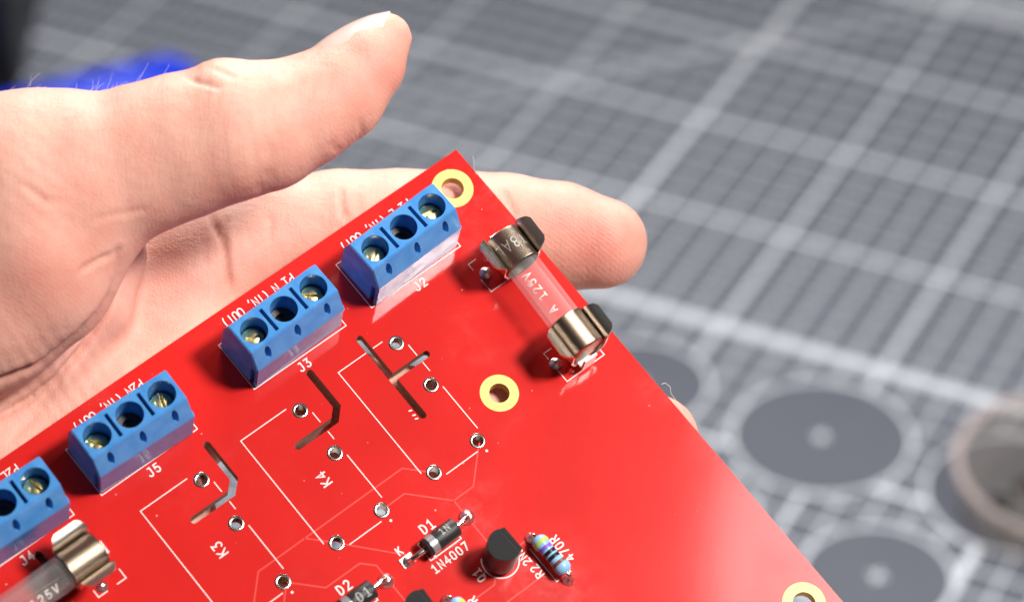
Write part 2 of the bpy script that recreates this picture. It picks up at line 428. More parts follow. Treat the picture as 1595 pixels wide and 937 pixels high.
V, F = join([tube([e0, piv, piv + dirn * 34 + np.array([0, 3, 0])], [4, 6.5, 2.2], 12), tube([e1, piv + np.array([0, 0, 1]), piv + dirn * 34], [4, 6.5, 2.2], 12)])
mesh('jaw', V, F, M_NICK, tl, True, sharp=40)
tag(tl, 'pliers with bright blue grips lying on the mat behind the thumb', 'pliers')
# black case at the far left
pc = on_mat(30, 178, 0)
bc = empty('instrument_case', Matrix.Translation(Vector((pc[0], pc[1], 0))))
v, f = box(-150, 0, 0, 90, 2, 75)
bo = mesh('case_body', v, f, M_BLKP, bc)
bm = bmesh.new(); bm.from_mesh(bo.data); bmesh.ops.bevel(bm, geom=list(bm.edges), offset=.004, segments=3, affect='EDGES'); bm.to_mesh(bo.data); bm.free()
for k in range(2):
    V, F = lathe([(0, 0), (6, 0), (6, 2.4), (0, 2.4)], 16); ft = mesh('foot', [(x - 12 - 126 * k, y + 10, z) for x, y, z in V], F, M_BLKP, bc)
    ft = mesh('foot', [(x - 12 - 126 * k, y + 80, z) for x, y, z in V], F, M_BLKP, bc)
v, f = box(-151.5, .6, -.6, 90.6, 52, 54); mesh('lid_seam', v, f, M_BLKP, bc)
tag(bc, 'black instrument case standing on the mat behind the pliers', 'case')
# clear dish with pale pink rim and shiny nuts
M_CLEAR = thin_clear('clear_plastic', (0.93, 0.91, 0.89), .22, (0.5, 0.47, 0.44))
M_RIM = thin_clear('pale_pink_plastic', (0.97, 0.93, 0.93), .5, (0.90, 0.78, 0.77))
M_NUT = material('bright_steel', (0.85, 0.82, 0.78), 0.18, metal=1.0)
pd = on_mat(1664, 786, 0)
ds = empty('parts_dish', Matrix.Translation(Vector((pd[0], pd[1], 0.0))))
V, F = lathe([(0, .6), (24, .6), (27.5, 3), (30.5, 13), (31.5, 13), (28.6, 2.4), (25, 0), (0, 0)], 64)
mesh('bowl', V, F, M_CLEAR, ds, True, sharp=40)
V, F = lathe([(30.8 + 1.2 * math.cos(t), 13.7 + 1.1 * math.sin(t)) for t in np.linspace(0, 2 * math.pi, 13)[:-1]], 64, closed=True)
mesh('rim', V, F, M_RIM, ds, True)
tag(ds, 'clear plastic dish with a pale pink rim standing on the mat circle', 'dish')
for k, (dx, dy, rz) in enumerate(((-19, -3, .3), (-17, -13, 1.0), (-11, 4, .7))):
    pr = [(1.8, 0), (3.6, 0), (4.0, .4), (4.0, 2.8), (3.6, 3.2), (1.8, 3.2)]
    V, F = lathe(pr, 6, closed=True)
    nt = mesh('hex_nut', V, F, M_NUT)
    nt.location = (pd[0] + dx * MM, pd[1] + dy * MM, .0007); nt.rotation_euler = (0, 0, rz)
    tag(nt, 'bright steel hex nut lying inside the clear dish', 'nut', 'nuts in the clear dish')

# ================================================================== THE CIRCUIT BOARD
BM = Matrix.Identity(4)
_rb = RW @ R_B; _tb = c2w(T_B)
for i in range(3):
    for j in range(3): BM[i][j] = _rb[i, j]
    BM[i][3] = _tb[i]
PCB = empty('circuit_board', BM)
tag(PCB, 'red circuit board with blue screw terminals held in the hand', 'circuit board')

KP = 16.59
RELAY = [(-25.19 - i * KP) for i in range(3)]
RB = (-18.09, -25.71, -35.85)
holes = []                                         # (a, b, r)
for a in RELAY:
    holes += [(a, RB[0], .80), (a, RB[1], .80), (a, RB[2], .80), (a - 7.62, RB[2], .80)]
MOUNT = [(-4.25, -4.42, 1.62, 2.95), (-18.4, -32.25, 1.42, 2.7), (-4.42, -80.3, 1.62, 3.0), (-96.0, -4.4, 1.62, 2.95), (-96.0, -80.3, 1.62, 3.0)]
def slot_outline(path, w):
    """closed outline of a mitred slot with round ends"""
    v, f = ribbon(path, w, caps=False)
    n = len(v) // 2; L = [v[2 * i][:2] for i in range(n)]; Rr = [v[2 * i + 1][:2] for i in range(n)]
    def cap(i, sgn):
        d = np.array(path[1]) - np.array(path[0]) if i == 0 else np.array(path[-1]) - np.array(path[-2])
        d = d / np.linalg.norm(d) * sgn; nn = np.array([-d[1], d[0]])
        return [tuple(np.array(path[i]) + w / 2 * (math.cos(t) * nn + math.sin(t) * d)) for t in np.linspace(0, math.pi, 7)[1:-1]]
    return L + cap(-1, 1) + Rr[::-1] + cap(0, -1)
SW = 1.04
slots = [slot_outline([(-37.4, -14.6), (-37.4, -20.55), (-38.85, -22.0), (-45.1, -22.0)], SW),
         slot_outline([(-54.8, -14.6), (-54.8, -20.55), (-56.3, -22.0), (-62.5, -22.0)], SW),
         slot_outline([(-81.6, -13.7), (-81.2, -18.3)], SW)]
h = SW / 2; aL, aR, bt, bb, br, ae = -28.85 - h, -28.85 + h, -14.7, -28.5, -21.83, -22.9
T = [(aL, bt)] + [(-28.85 + h * math.cos(t), bt + h * math.sin(t)) for t in np.linspace(math.pi, 0, 8)[1:-1]] + [(aR, bt), (aR, br + h)]
T += [(ae, br + h)] + [(ae + h * math.sin(t), br + h * math.cos(t)) for t in np.linspace(0, math.pi, 8)[1:-1]] + [(ae, br - h), (aR, br - h), (aR, bb)]
T += [(-28.85 + h * math.cos(t), bb - h * math.sin(t)) for t in np.linspace(0, math.pi, 8)[1:-1]] + [(aL, bb)]
slots.append(T)
cu = bpy.data.curves.new('tmp', 'CURVE'); cu.dimensions = '2D'; cu.fill_mode = 'BOTH'; cu.extrude = 0.8
def spl(pts):
    s = cu.splines.new('POLY'); s.points.add(len(pts) - 1)
    for i, p in enumerate(pts): s.points[i].co = (p[0], p[1], 0, 1)
    s.use_cyclic_u = True
spl([(0, 0), (0, -85), (-100.4, -85), (-100.4, 0)])
for a, b, r in holes: spl([(a + r * math.cos(t), b + r * math.sin(t)) for t in np.linspace(0, 2 * math.pi, 21)[:-1]])
for a, b, r, _ in MOUNT: spl([(a + r * math.cos(t), b + r * math.sin(t)) for t in np.linspace(0, 2 * math.pi, 41)[:-1]])
for s in slots: spl(s)
co_ = bpy.data.objects.new('tmp', cu); COL.objects.link(co_)
dg = bpy.context.evaluated_depsgraph_get(); me = bpy.data.meshes.new_from_object(co_.evaluated_get(dg))
bpy.data.objects.remove(co_); bpy.data.curves.remove(cu)
vs = [tuple(v.co) for v in me.vertices]; fs = [tuple(p.vertices) for p in me.polygons]
bpy.data.meshes.remove(me)
zmid = (max(v[2] for v in vs) + min(v[2] for v in vs)) / 2
vs = [(x, y, z - zmid - .8) for x, y, z in vs]
me_i = []
for q in fs:
    zz = [vs[i][2] for i in q]; me_i.append(0 if max(zz) - min(zz) < .1 else 1)
sub = mesh('substrate', vs, fs, [M_RED, M_FR4], PCB, mi=me_i)
bm = bmesh.new(); bm.from_mesh(sub.data); bmesh.ops.remove_doubles(bm, verts=bm.verts, dist=1e-7); bmesh.ops.recalc_face_normals(bm, faces=bm.faces); bm.to_mesh(sub.data); bm.free()

# plated holes, mounting rings
V, F = lathe([(.73, -1.62), (.73, .02), (.80, .045), (1.05, .045), (1.1, .0)], 28)
pad0 = None
for a, b, r in holes:
    if pad0 is None: pad0 = mesh('plated_hole', V, F, M_TIN, PCB, True, sharp=50); pad0.location = (a * MM, b * MM, 0)
    else: dup(pad0, PCB, (a, b, 0))
for a, b, r, R in MOUNT:
    V, F = lathe([(r - .01, -1.61), (r - .01, .012), (R, .012)], 48)
    o = mesh('mounting_ring', V, F, [M_YEL, M_YELW], PCB, mi=[1] * 48 + [0] * 48); o.location = (a * MM, b * MM, 0)

# traces under the mask
TR = [[(-25.19, -36.3), (-25.6, -36.6), (-29.75, -40.6), (-33.15, -40.6), (-33.2, -49.5)], [(-33.15, -40.6), (-37.85, -35.85), (-41.2, -35.85)],
      [(-33.3, -35.4), (-35.85, -32.85), (-60.1, -32.8), (-63.2, -35.9), (-63.2, -52)], [(-52.4, -32.8), (-49.8, -35.4)],
      [(-49.0, -36.3), (-42.6, -43.2)], [(-57.9, -36.3), (-54.35, -39.9), (-48.7, -39.95), (-47.1, -41.5), (-47.1, -49.5)],
      [(-50.0, -53.05), (-36.2, -53.05), (-34.4, -51.2)], [(-43, -55.95), (-30.4, -55.95), (-28.3, -58.2)], [(-32.7, -50.8), (-28.6, -50.8)],
      [(-46.9, -50.8), (-42.4, -50.8)], [(-58.4, -36.6), (-62.6, -40.8), (-66, -40.8)]]
for t in TR:
    V, F = ribbon(t, .22, .0); mesh('trace', [(x, y, .022) for x, y, z in V], F, M_TRACE, PCB)

# silkscreen
ZS = .03
def silk_line(pts, w=.14, closed=False):
    V, F = ribbon(pts, w, ZS, closed); return mesh('silkscreen_line', V, F, M_SILK, PCB)
def silk_text(s, a, b, rot=0.0, hgt=1.0, stroke=.17, adv=.9):
    V, F = text_mesh(s, hgt, stroke, 0, adv); o = mesh('silkscreen_text', V, F, M_SILK, PCB)
    o.location = (a * MM, b * MM, ZS * MM); o.rotation_euler = (0, 0, rot); return o
for i, a in enumerate(RELAY):
    l, r, tp, bt_ = a - 9.07, a + 1.16, -16.82, -37.07
    if i == 0:
        silk_line([(l, tp - 18.1), (l, tp), (-29.5, tp)]); silk_line([(-28.2, tp), (a - 1.45, tp)])
        silk_line([(r, -19.35), (r, -21.2)]); silk_line([(r, -22.5), (r, -24.0)])
    else:
        silk_line([(l, tp - 18.1), (l, tp), (a - 1.45, tp)])
        silk_line([(r, -19.35), (r, -21.0 if i < 3 else -24.0)])
        if i < 3: silk_line([(r, -22.75), (r, -24.0)])
    silk_line([(r, -26.95), (r, -34.4)])
    silk_line([(a - 6.35, bt_), (a - 1.0, bt_)])
    V, F = disc2(a + .1, -37.73, .19, ZS); mesh('silkscreen_dot', V, F, M_SILK, PCB)
silk_text('K4', -45.25, -27.75, math.pi / 2, 1.35, .2); silk_text('K3', -62.3, -27.3, math.pi / 2, 1.35, .2)

for a_, b_ in ((-29.95, -26.95), (-29.95, -27.75), (-30.0, -28.35)): silk_line([(a_, b_), (a_ + .3, b_ - .12)], .2)
JX = [(-16.8, 'J2', 'P1 L (IN, OUT)'), (-37.0, 'J3', 'P1 N (IN, OUT)'), (-62.32, 'J5', 'P2N (IN, OUT)'), (-82.52, 'J4', 'P2L (IN, OUT)')]
for a, nm, tx in JX:
    silk_line([(a - 7.87, -4.0), (a + 7.87, -4.0), (a + 7.87, -12.0), (a - 7.87, -12.0)], .14, True)
    silk_text(nm, a - (0.25 if nm != 'J4' else .5), -13.2, 0, 1.2, .2)
    silk_text(tx, a + {'J2': .45, 'J3': .6, 'J5': .5, 'J4': .4}[nm], {'J2': -2.55, 'J3': -1.95, 'J5': -2.3, 'J4': -2.3}[nm], math.pi, 1.25, .18, .69)
# diode, transistor, resistor silkscreen
def diode_silk(a):
    silk_line([(a - 2.6, -45.35), (a + 2.6, -45.35), (a + 2.6, -44.9)], .16); silk_line([(a - 2.6, -42.5), (a + 2.6, -42.5), (a + 2.6, -42.95)], .1)
    silk_line([(a - 2.6, -42.5), (a - 2.6, -43.3)], .1); silk_line([(a - 2.6, -45.35), (a - 2.6, -44.5)], .16); silk_line([(a - 1.75, -45.33), (a - 1.75, -44.7)], .35)
    silk_line([(a - 3.55, -43.95), (a - 3.2, -43.95)], .12)
for a, n in ((-38.3, 'D1'), (-52.5, 'D2'), (-66.7, 'D3')):
    diode_silk(a); silk_text(n, a + (0 if n == 'D1' else .1), -41.3, 0, 1.3, .21); silk_text('1N4007', a - .25, -46.55, 0, 1.15, .19, .9)
    silk_text('K', a - 5.15, -41.75, 0, 1.1, .19)
for k in range(3):
    da = -14.2 * k
    silk_line([(x + da - 33.4, y - 50.85) for x, y in arc(0, 0, 2.55, 2.55, 140, 330, 26)], .16)
    silk_text('2N3904', -30.7 + da, -50.9, math.pi / 2, 1.1, .19, .85); silk_text('Q%d' % (k + 1), -37.0 + da, -50.8, math.pi / 2, 1.15, .18)
    silk_line([(-29.25 + da, -52.0), (-29.25 + da, -57.75), (-28.9 + da, -57.75)], .13); silk_line([(-26.85 + da, -57.2), (-26.85 + da, -57.75), (-27.2 + da, -57.75)], .15)
    silk_text('R%d' % (2 + k), -30.45 + da, -55.05, math.pi / 2, 1.15, .19); silk_text('470R', -25.75 + da, -54.6, math.pi / 2, 1.2, .2, .9)
# fuse clip silkscreen
for b0, b1 in ((-14.8, -19.9), (-31.4, -36.5)):
    silk_line([(-9.8, b0 - 1.0), (-9.8, b0), (-8.5, b0)], .12); silk_line([(-9.8, b1 + 2.2), (-9.8, b1), (-3.1, b1), (-3.1, b1 + 2.0)], .13)
silk_line([(-78.8, -22.0), (-78.8, -23.1), (-77.4, -23.1)], .16); silk_line([(-75.8, -23.1), (-74.4, -23.1), (-74.4, -21.6)], .16)
silk_text('F2', -82.6, -22.6, 0, 1.3, .2)

# ------------------------------------------------------------------ terminal blocks
prof = [(-3.92, 0.0), (-3.92, 5.93), (-2.2, 9.2), (2.63, 9.2), (3.6, 6.4), (3.75, 0.0)]   # b measured from the row's middle line, b = -8
LA = 7.47
ZT = 9.2
V = [(x, b, z) for x in (-LA, LA) for b, z in prof]; n = len(prof)
F = [tuple(range(n)), tuple(range(2 * n - 1, n - 1, -1))] + [(i, i + n, (i + 1) % n + n, (i + 1) % n) for i in range(n)]
blk = mesh('terminal_block', V, F, M_BLUE, None)
bm = bmesh.new(); bm.from_mesh(blk.data); bmesh.ops.recalc_face_normals(bm, faces=bm.faces)
bmesh.ops.bevel(bm, geom=list(bm.edges), offset=.00012, segments=2, affect='EDGES'); bm.to_mesh(blk.data); bm.free()
def cutter(v, f):
    o = mesh('cut', v, f, M_BLUE); bmx = bmesh.new(); bmx.from_mesh(o.data); bmesh.ops.recalc_face_normals(bmx, faces=bmx.faces); bmx.to_mesh(o.data); bmx.free(); return o
cutters = []
HB = 0.115
for k in (-1, 0, 1):
    v, f = lathe([(0, 1.2 if k == 0 else 4.2), (1.86, 1.2 if k == 0 else 4.2), (1.86, ZT - .12), (1.98, ZT + .2), (0, ZT + .2)], 36)
    cutters.append(cutter([(x + 5.08 * k, y + HB, z) for x, y, z in v], f))
    # lens-shaped slit on the sloping face
    nb, nz = -.885, .466; tb, tz = .466, .885
    cb, cz = -3.02, 7.65; ring = []
    for sgn in (-2.4, .8):
        for t in np.linspace(0, 2 * math.pi, 17)[:-1]:
            s_, w_ = math.cos(t) * 1.15, math.sin(t) * .47
            ring.append((5.08 * k + w_, cb + tb * s_ + nb * sgn * 1.5, cz + tz * s_ + nz * sgn * 1.5))
    ff = [tuple(range(16)), tuple(range(16, 32))[::-1]] + [(i, (i + 1) % 16, (i + 1) % 16 + 16, i + 16) for i in range(16)]
    cutters.append(cutter(ring, ff))
for k in (-.5, .5):
    v, f = box(5.08 * k - .27, 5.08 * k + .27, -1.75, 2.0, 5.6, ZT + .5); cutters.append(cutter(v, f))
v, f = box(-LA - .5, -LA + .75, -3.4, -2.6, -.5, 4.9); cutters.append(cutter(v, f))
for c in cutters:
    md = blk.modifiers.new('b', 'BOOLEAN'); md.operation = 'DIFFERENCE'; md.object = c; md.solver = 'EXACT'
dg = bpy.context.evaluated_depsgraph_get(); bmesh_me = bpy.data.meshes.new_from_object(blk.evaluated_get(dg))
blk.modifiers.clear(); blk.data = bmesh_me; bmesh_me.name = 'terminal_block'
for p in bmesh_me.polygons: p.use_smooth = True
bmesh_me.set_sharp_from_angle(angle=math.radians(13))
for c in cutters: bpy.data.objects.remove(c)
blk.parent = PCB
v, f = join([box(LA - .02, LA + .45, -3.3, -2.5, .3, 5.2), box(LA - .02, LA + .28, -3.7, -3.2, 4.6, 5.4)])
tab = mesh('joining_tab', v, f, M_BLUE, blk)
# screw: slotted cheese head
V, F = lathe([(0, 0), (1.55, 0), (1.62, .15), (1.62, .95), (1.35, 1.3), (.95, 1.5), (.5, 1.6), (0, 1.63)], 28)
scr = mesh('screw', V, F, M_SCREW, None)
c = cutter(*box(-2, 2, -.24, .24, .85, 2.2))
md = scr.modifiers.new('b', 'BOOLEAN'); md.object = c; md.solver = 'EXACT'
dg = bpy.context.evaluated_depsgraph_get(); nm_ = bpy.data.meshes.new_from_object(scr.evaluated_get(dg)); scr.modifiers.clear(); scr.data = nm_
for p in nm_.polygons: p.use_smooth = True
nm_.set_sharp_from_angle(angle=math.radians(30)); bpy.data.objects.remove(c)
scr.parent = blk; scr.location = (-5.08 * MM, HB * MM, 5.2 * MM); scr.rotation_euler = (.12, .05, .5)
V, F = lathe([(0, 4.4), (.8, 4.5), (1.0, 5.3), (1.75, 5.4), (1.75, 4.9), (1.1, 4.3), (0, 4.2)], 24)  # dark plate set high in the middle hole, standing in for its shade
plate = mesh('hole_shade_plate', V, F, material('hole_shade', (0.05, 0.05, 0.055), 0.45, metal=.6), blk, True, sharp=40); plate.location = (0, HB * MM, 0)
V, F = lathe([(0, -2.6), (.45, -2.6), (.45, .1), (0, .1)], 10)
pin0 = mesh('pin', V, F, M_TIN, blk); pin0.location = (-5.08 * MM, HB * MM, 0)
rots = [(.5, 2.9), (-.25, -.75), (2.2, 1.3), (.3, 1.75)]
BROT = [(.002, .036), (.004, .024), (-.018, -.031), (-.012, -.025)]
BPOS = [(-16.82, -7.95), (-37.27, -7.9), (-62.65, -8.1), (-82.85, -8.1)]
LAB = ['blue screw terminal with a pale glare on its wall above J2', 'blue screw terminal whose lower wall stands above J3', 'blue screw terminal above J5', 'blue screw terminal above J4 beside the tilted fuse']
blk.location = (BPOS[0][0] * MM, BPOS[0][1] * MM, 0.00003); blk.rotation_euler = (BROT[0][0], 0, BROT[0][1])
s2 = dup(scr, blk, (5.08, HB, 5.2), (.06, -.1, rots[0][1])); scr.rotation_euler = (.12, .05, rots[0][0])
p1 = dup(pin0, blk, (0, HB, 0)); p2 = dup(pin0, blk, (5.08, HB, 0))
kids = [c for c in blk.children]
for i in range(1, 4):
    nb_ = dup(blk, PCB, (*BPOS[i], .03 + max(0, -BROT[i][0]) * 3.7), (BROT[i][0], 0, BROT[i][1]))
    nb_['label'] = LAB[i]
    for c in kids:
        q = c.copy(); COL.objects.link(q); q.parent = nb_
        if c.name.startswith('screw'):
            q.rotation_euler = (random.uniform(.02, .2), random.uniform(-.12, .12), rots[i][0 if c is scr else 1])
            q.location.z += random.uniform(-.0004, .0003)
blk['label'] = LAB[0]

# ------------------------------------------------------------------ fuse clips and fuses
def sheet(prof, hl, th, ns=9):
    """bent sheet: prof points (x, z), half length along y per point"""
    P = [np.array(p, float) for p in prof]; n = len(P); N = []
    for i in range(n):
        t = P[min(i + 1, n - 1)] - P[max(i - 1, 0)]; t /= np.linalg.norm(t); N.append(np.array([-t[1], t[0]]))
    V, F = [], []
    for s in (0, 1):
        for i in range(n):
            q = P[i] + N[i] * th * (s - .5)
            for k in range(ns): V.append((q[0], hl[i] * (2 * k / (ns - 1) - 1), q[1]))
    A = n * ns
    for i in range(n - 1):
        for k in range(ns - 1):
            a = i * ns + k
            F.append((a, a + 1, a + ns + 1, a + ns)); F.append((A + a, A + a + ns, A + a + ns + 1, A + a + 1))
        for k in (0, ns - 1):
            a = i * ns + k; q = (a, a + ns, A + a + ns, A + a); F.append(q if k == 0 else q[::-1])
    for i in (0, n - 1):
        for k in range(ns - 1):
            a = i * ns + k; q = (a, A + a, A + a + 1, a + 1); F.append(q if i == 0 else q[::-1])
    return V, F
FZ, FR = 5.1, 2.62
def clip_mesh():
    r = FR + .22; parts = []
    for sg in (-1, 1):
        pr = [(0.0, FZ - r - .9), (sg * 1.3, FZ - r - .9), (sg * 1.75, FZ - r - .7)]
        pr += [(sg * r * math.cos(math.radians(t)), FZ + r * math.sin(math.radians(t))) for t in (-48, -38, -28, -18, -8, 1, 8)]
        x0, z0 = abs(pr[-1][0]), pr[-1][1]
        pr += [(sg * (x0 + .02), z0 + .5), (sg * (x0 + .06), z0 + 1.0), (sg * (x0 + .28), z0 + 1.36), (sg * (x0 + .7), z0 + 1.6), (sg * (x0 + 1.15), z0 + 1.8), (sg * (x0 + 1.5), z0 + 1.95)]
        hl = [2.2, 2.2, 2.5] + [2.75] * 7 + [2.75, 2.75, 2.6, 2.4, 2.15, 1.6]
        parts.append(sheet(pr, hl, .36 if sg > 0 else -.36))
    # end stop: narrow tongue bent up behind the cap
    pr = [(0, 0)]
    v, f = box(-1.0, 1.0, 2.2, 3.35, FZ - r - 1.05, FZ - r - .72); parts.append((v, f))
    v, f = box(-1.0, 1.0, 3.05, 3.36, FZ - r - .72, FZ - .9); parts.append((v, f))
    return join(parts)
V, F = clip_mesh()
clip0 = mesh('fuse_clip', V, F, M_NICK, PCB, True, sharp=35)
leg_v, leg_f = join([box(-.75, .75, -.2, .2, -2.6, 1.5)])
leg0 = mesh('clip_leg', leg_v, leg_f, M_TIN, clip0); leg0.location = (0, 0, 0)
V, F = lathe([(.85, .01), (.75, .12), (.55, .25), (.45, .6), (.3, .75), (0, .78)], 20)
sj0 = mesh('solder_joint', V, F, M_SOLDER, clip0, True); sj0.location = (-2.75 * MM, .6 * MM, 0)
# F1 lies along b; clip local y axis = fuse axis
F1A, F1B = np.array([-5.35, -15.35]), np.array([-6.45, -36.0])
d1 = (F1B - F1A) / np.linalg.norm(F1B - F1A); ang1 = math.atan2(d1[1], d1[0]) - math.pi / 2      # local +y -> d1
def place_clip(o, pos, rz):
    o.location = (pos[0] * MM, pos[1] * MM, 0); o.rotation_euler = (0, 0, rz)
def copy_clip(pos, rz, side):
    o = clip0.copy(); COL.objects.link(o); o.parent = PCB; place_clip(o, pos, rz)
    for ch in (leg0, sj0):
        q = ch.copy(); COL.objects.link(q); q.parent = o
        if ch is sj0: q.location = (side[0] * MM, side[1] * MM, 0)
    return o
place_clip(clip0, F1A + d1 * 2.55, ang1 + math.pi)
sj0.location = (-3.2 * MM, .5 * MM, 0)
copy_clip(F1B - d1 * 2.55, ang1, (3.1, .2))
# F2 lies along a
F2E = np.array([-75.7, -19.1]); copy_clip(F2E + np.array([-2.5, 0]), -math.pi / 2, (3.05, .6)); copy_clip(F2E + np.array([-17.9, 0]), math.pi / 2, (-3.05, .6))
def fuse(name, pos, rz, label, l_print, cap_print, roll, tilt=0.0):
    """axis = local x, origin at the middle of the tube"""
    e = empty(name); e.parent = None
    L = 10.2
    mloc = Matrix.Translation(Vector((pos[0] * MM, pos[1] * MM, FZ * MM))) @ Matrix.Rotation(rz, 4, 'Z') @ Matrix.Rotation(tilt, 4, 'Y')
    e.matrix_world = BM @ mloc
    V, F = lathe([(2.42, -L + .3), (2.42, L - .3), (1.75, L - .3), (1.75, -L + .3)], 40, 'x', closed=True); mesh('glass_tube', V, F, M_GLASS, e, True, sharp=40)
    for s in (-1, 1):
        pr = [(0, s * L), (2.25, s * L), (2.52, s * (L - .12)), (2.62, s * (L - .4)), (2.62, s * (L - 5.0)), (2.70, s * (L - 5.25)), (2.55, s * (L - 5.4)), (2.44, s * (L - 5.3)), (2.44, s * (L - .35)), (0, s * (L - .35))]
        V, F = lathe(pr, 44, 'x'); cp = mesh('end_cap', V, F, M_CAP, e, True, sharp=35)
        if s == -1 and cap_print:
            V, F = cyl_text(cap_print, 1.45, .17, 2.63, .95); mesh('stamped_mark', [(x - L + 2.9, y, z) for x, y, z in V], F, M_PRINT, cp, False)
            cp.rotation_euler = (roll, 0, 0)
    pts = [(-L + 1, .5, -.2), (-4, .25, .05), (0, -.05, .1), (4, -.3, .1), (L - 1, -.5, .3)]
    V, F = tube(pts, .03, 6); mesh('fuse_wire', V, F, M_SCREW, e, True)
    if l_print:
        V, F = cyl_text(l_print, 1.5, .2, 2.43, .98); o = mesh('printed_rating', V, F, M_PRINT, e); o.rotation_euler = (-roll * .6, 0, 0)
    tag(e, label, 'fuse')
    return e
mid1 = (F1A + F1B) / 2
# text is read from the far clip downwards, upside down on the tube
fuse('glass_fuse', mid1, math.atan2(d1[1], d1[0]), 'clear glass fuse in metal clips at the board edge beside the fingertip', None, None, 0.0)
fz = bpy.data.objects['glass_fuse']
V, F = cyl_text('A 125V', 1.2, .2, 2.43, 1.0); V = [(-x + .2, -y, z) for x, y, z in V]
o = mesh('printed_rating', V, F, M_PRINT, fz); o.rotation_euler = (.55, 0, 0)
V, F = cyl_text('T8A', 1.75, .17, 2.63, .78); V = [(y, x, z) for x, y, z in cyl_text('T8A', 1.75, .17, 2.63, .78)[0]]
# stamped across the far cap (letters run round the cap)
V = []; F = []
for k, pl in enumerate(text2d('T8AL', 1.55, .17, .86)):
    v, f = ribbon(pl, .16); nn_ = len(V); rr_ = 2.636 + .003 * k
    V += [(-7.6 + y * 1.0, rr_ * math.sin(-x / 2.63), rr_ * math.cos(-x / 2.63)) for x, y, _ in v]; F += [tuple(i + nn_ for i in q) for q in f]
capA = [c for c in fz.children if c.name.startswith('end_cap')][0]
o = mesh('stamped_mark', V, F, material('stamped_bright', (0.9, 0.88, 0.84), .25, metal=.7), capA); o.rotation_euler = (.15, 0, 0)
f2 = fuse('glass_fuse', F2E + np.array([-10.2, 0]), math.pi, 'clear glass fuse in metal clips beside the J4 terminal', None, None, 0.0)
V, F = cyl_text('125V', 1.15, .14, 2.43, 1.0); V = [(-x - .5, -y, z) for x, y, z in V]; o = mesh('printed_rating', V, F, M_PRINT, f2); o.rotation_euler = (-.75, 0, 0)

# ------------------------------------------------------------------ diodes
V, F = lathe([(0, -2.6), (1.28, -2.6), (1.36, -2.5), (1.36, 2.5), (1.28, 2.6), (0, 2.6)], 32, 'x')
dio = mesh('diode', V, F, M_BLACK, PCB, True, sharp=40)
V, F = lathe([(1.30, -2.05), (1.372, -2.03), (1.372, -1.0), (1.30, -.98)], 32, 'x'); band0 = mesh('cathode_band', V, F, M_SILVER, dio, True, sharp=40)
ld = tube([(-2.55, 0, 0), (-3.7, 0, 0), (-4.35, 0, -.15), (-4.9, 0, -.7), (-5.08, 0, -1.4), (-5.08, 0, -4)], .39, 12)
led0 = mesh('lead', *ld, M_LEAD, dio, True, sharp=50); led1 = mesh('lead', [(-x, -y, z) for x, y, z in ld[0]], ld[1], M_LEAD, dio, True, sharp=50)
DZ = 1.55
V, F = lathe([(1.12, .0), (1.05, .28), (.75, .62), (.45, .95), (.38, 1.0), (0, 1.0)], 24)
sold = mesh('solder_joint', V, F, M_SOLDER, dio, True); sold.location = (5.08 * MM, 0, -DZ * MM + .00003)
v, f = box(-.95, .95, -.95, .95, 0, .05)
sq = mesh('square_pad', v, f, [material('dull_pad', (0.16, 0.14, 0.13), 0.3, metal=1.0)], dio); sq.location = (-5.08 * MM, 0, -DZ * MM + .00001)
V, F = lathe([(.85, .05), (.6, .2), (.42, .55), (0, .7)], 20); sq2 = mesh('solder_joint', V, F, M_SOLDER, dio, True); sq2.location = (-5.08 * MM, 0, -DZ * MM)
pt = mesh('printed_mark', *join([([(x + .75, y, z) for x, y, z in cyl_text('1N', .95, .12, 1.37, .9)[0]], cyl_text('1N', .95, .12, 1.37, .9)[1])]), M_GREY, dio); pt.rotation_euler = (-.5, 0, 0)
dio.location = (-38.3 * MM, -43.95 * MM, DZ * MM); dio.rotation_euler = (0.2, 0, .01)
dch = list(dio.children)
for k in (1, 2):
    q = dio.copy(); COL.objects.link(q); q.parent = PCB; q.location.x -= 14.2 * k * MM; q.rotation_euler = (0, 0, -.01)
    for c in dch:
        cc = c.copy(); COL.objects.link(cc); cc.parent = q
        if c is pt:
            cc.data = mesh('tmp_mark', *cyl_text('01', 1.25, .15, 1.37, 1.0), M_GREY).data; bpy.data.objects.remove(bpy.data.objects['tmp_mark']); cc.rotation_euler = (.15, 0, 0); cc.location = (.9 * MM, 0, 0)
# ------------------------------------------------------------------ transistors
th = [math.radians(t) for t in np.linspace(52, 308, 25)]
prof2 = [(2.3 * math.cos(t), 2.3 * math.sin(t)) for t in th]            # round side to -a
xf = 2.3 * math.cos(th[0])
# body: round part + flat block with a mould seam between them
def prism(pts, z0, z1, inset=.06):
    n = len(pts); c = np.mean(np.array(pts), 0)
    def sc(k): return [tuple(c + (np.array(p) - c) * k) for p in pts]
    V = [(x, y, z0) for x, y in pts] + [(x, y, z1 - inset) for x, y in pts] + [(x, y, z1) for x, y in sc(1 - inset / 2)]
    F = [tuple(range(n))[::-1], tuple(range(2 * n, 3 * n))]
    for r in (0, 1): F += [(r * n + i, r * n + (i + 1) % n, (r + 1) * n + (i + 1) % n, (r + 1) * n + i) for i in range(n)]
    mi = [0, 1] + [0] * n + [1] * n
    return V, F, mi
pts1 = [(x - .35 if x > .9 else x, y) for x, y in prof2]
V, F, mi = prism([(min(x, .85), y) for x, y in prof2], 1.0, 6.6)
tra = mesh('transistor', V, F, [M_BLACK, M_BLACKM], PCB, True, mi=mi, sharp=30)
V, F, mi = prism([(.93, -2.05), (1.55, -1.85), (1.55, 1.85), (.93, 2.05)], 1.02, 6.58)
tr1 = mesh('flat_face', V, F, [M_BLACK, M_BLACKM], tra, mi=mi)
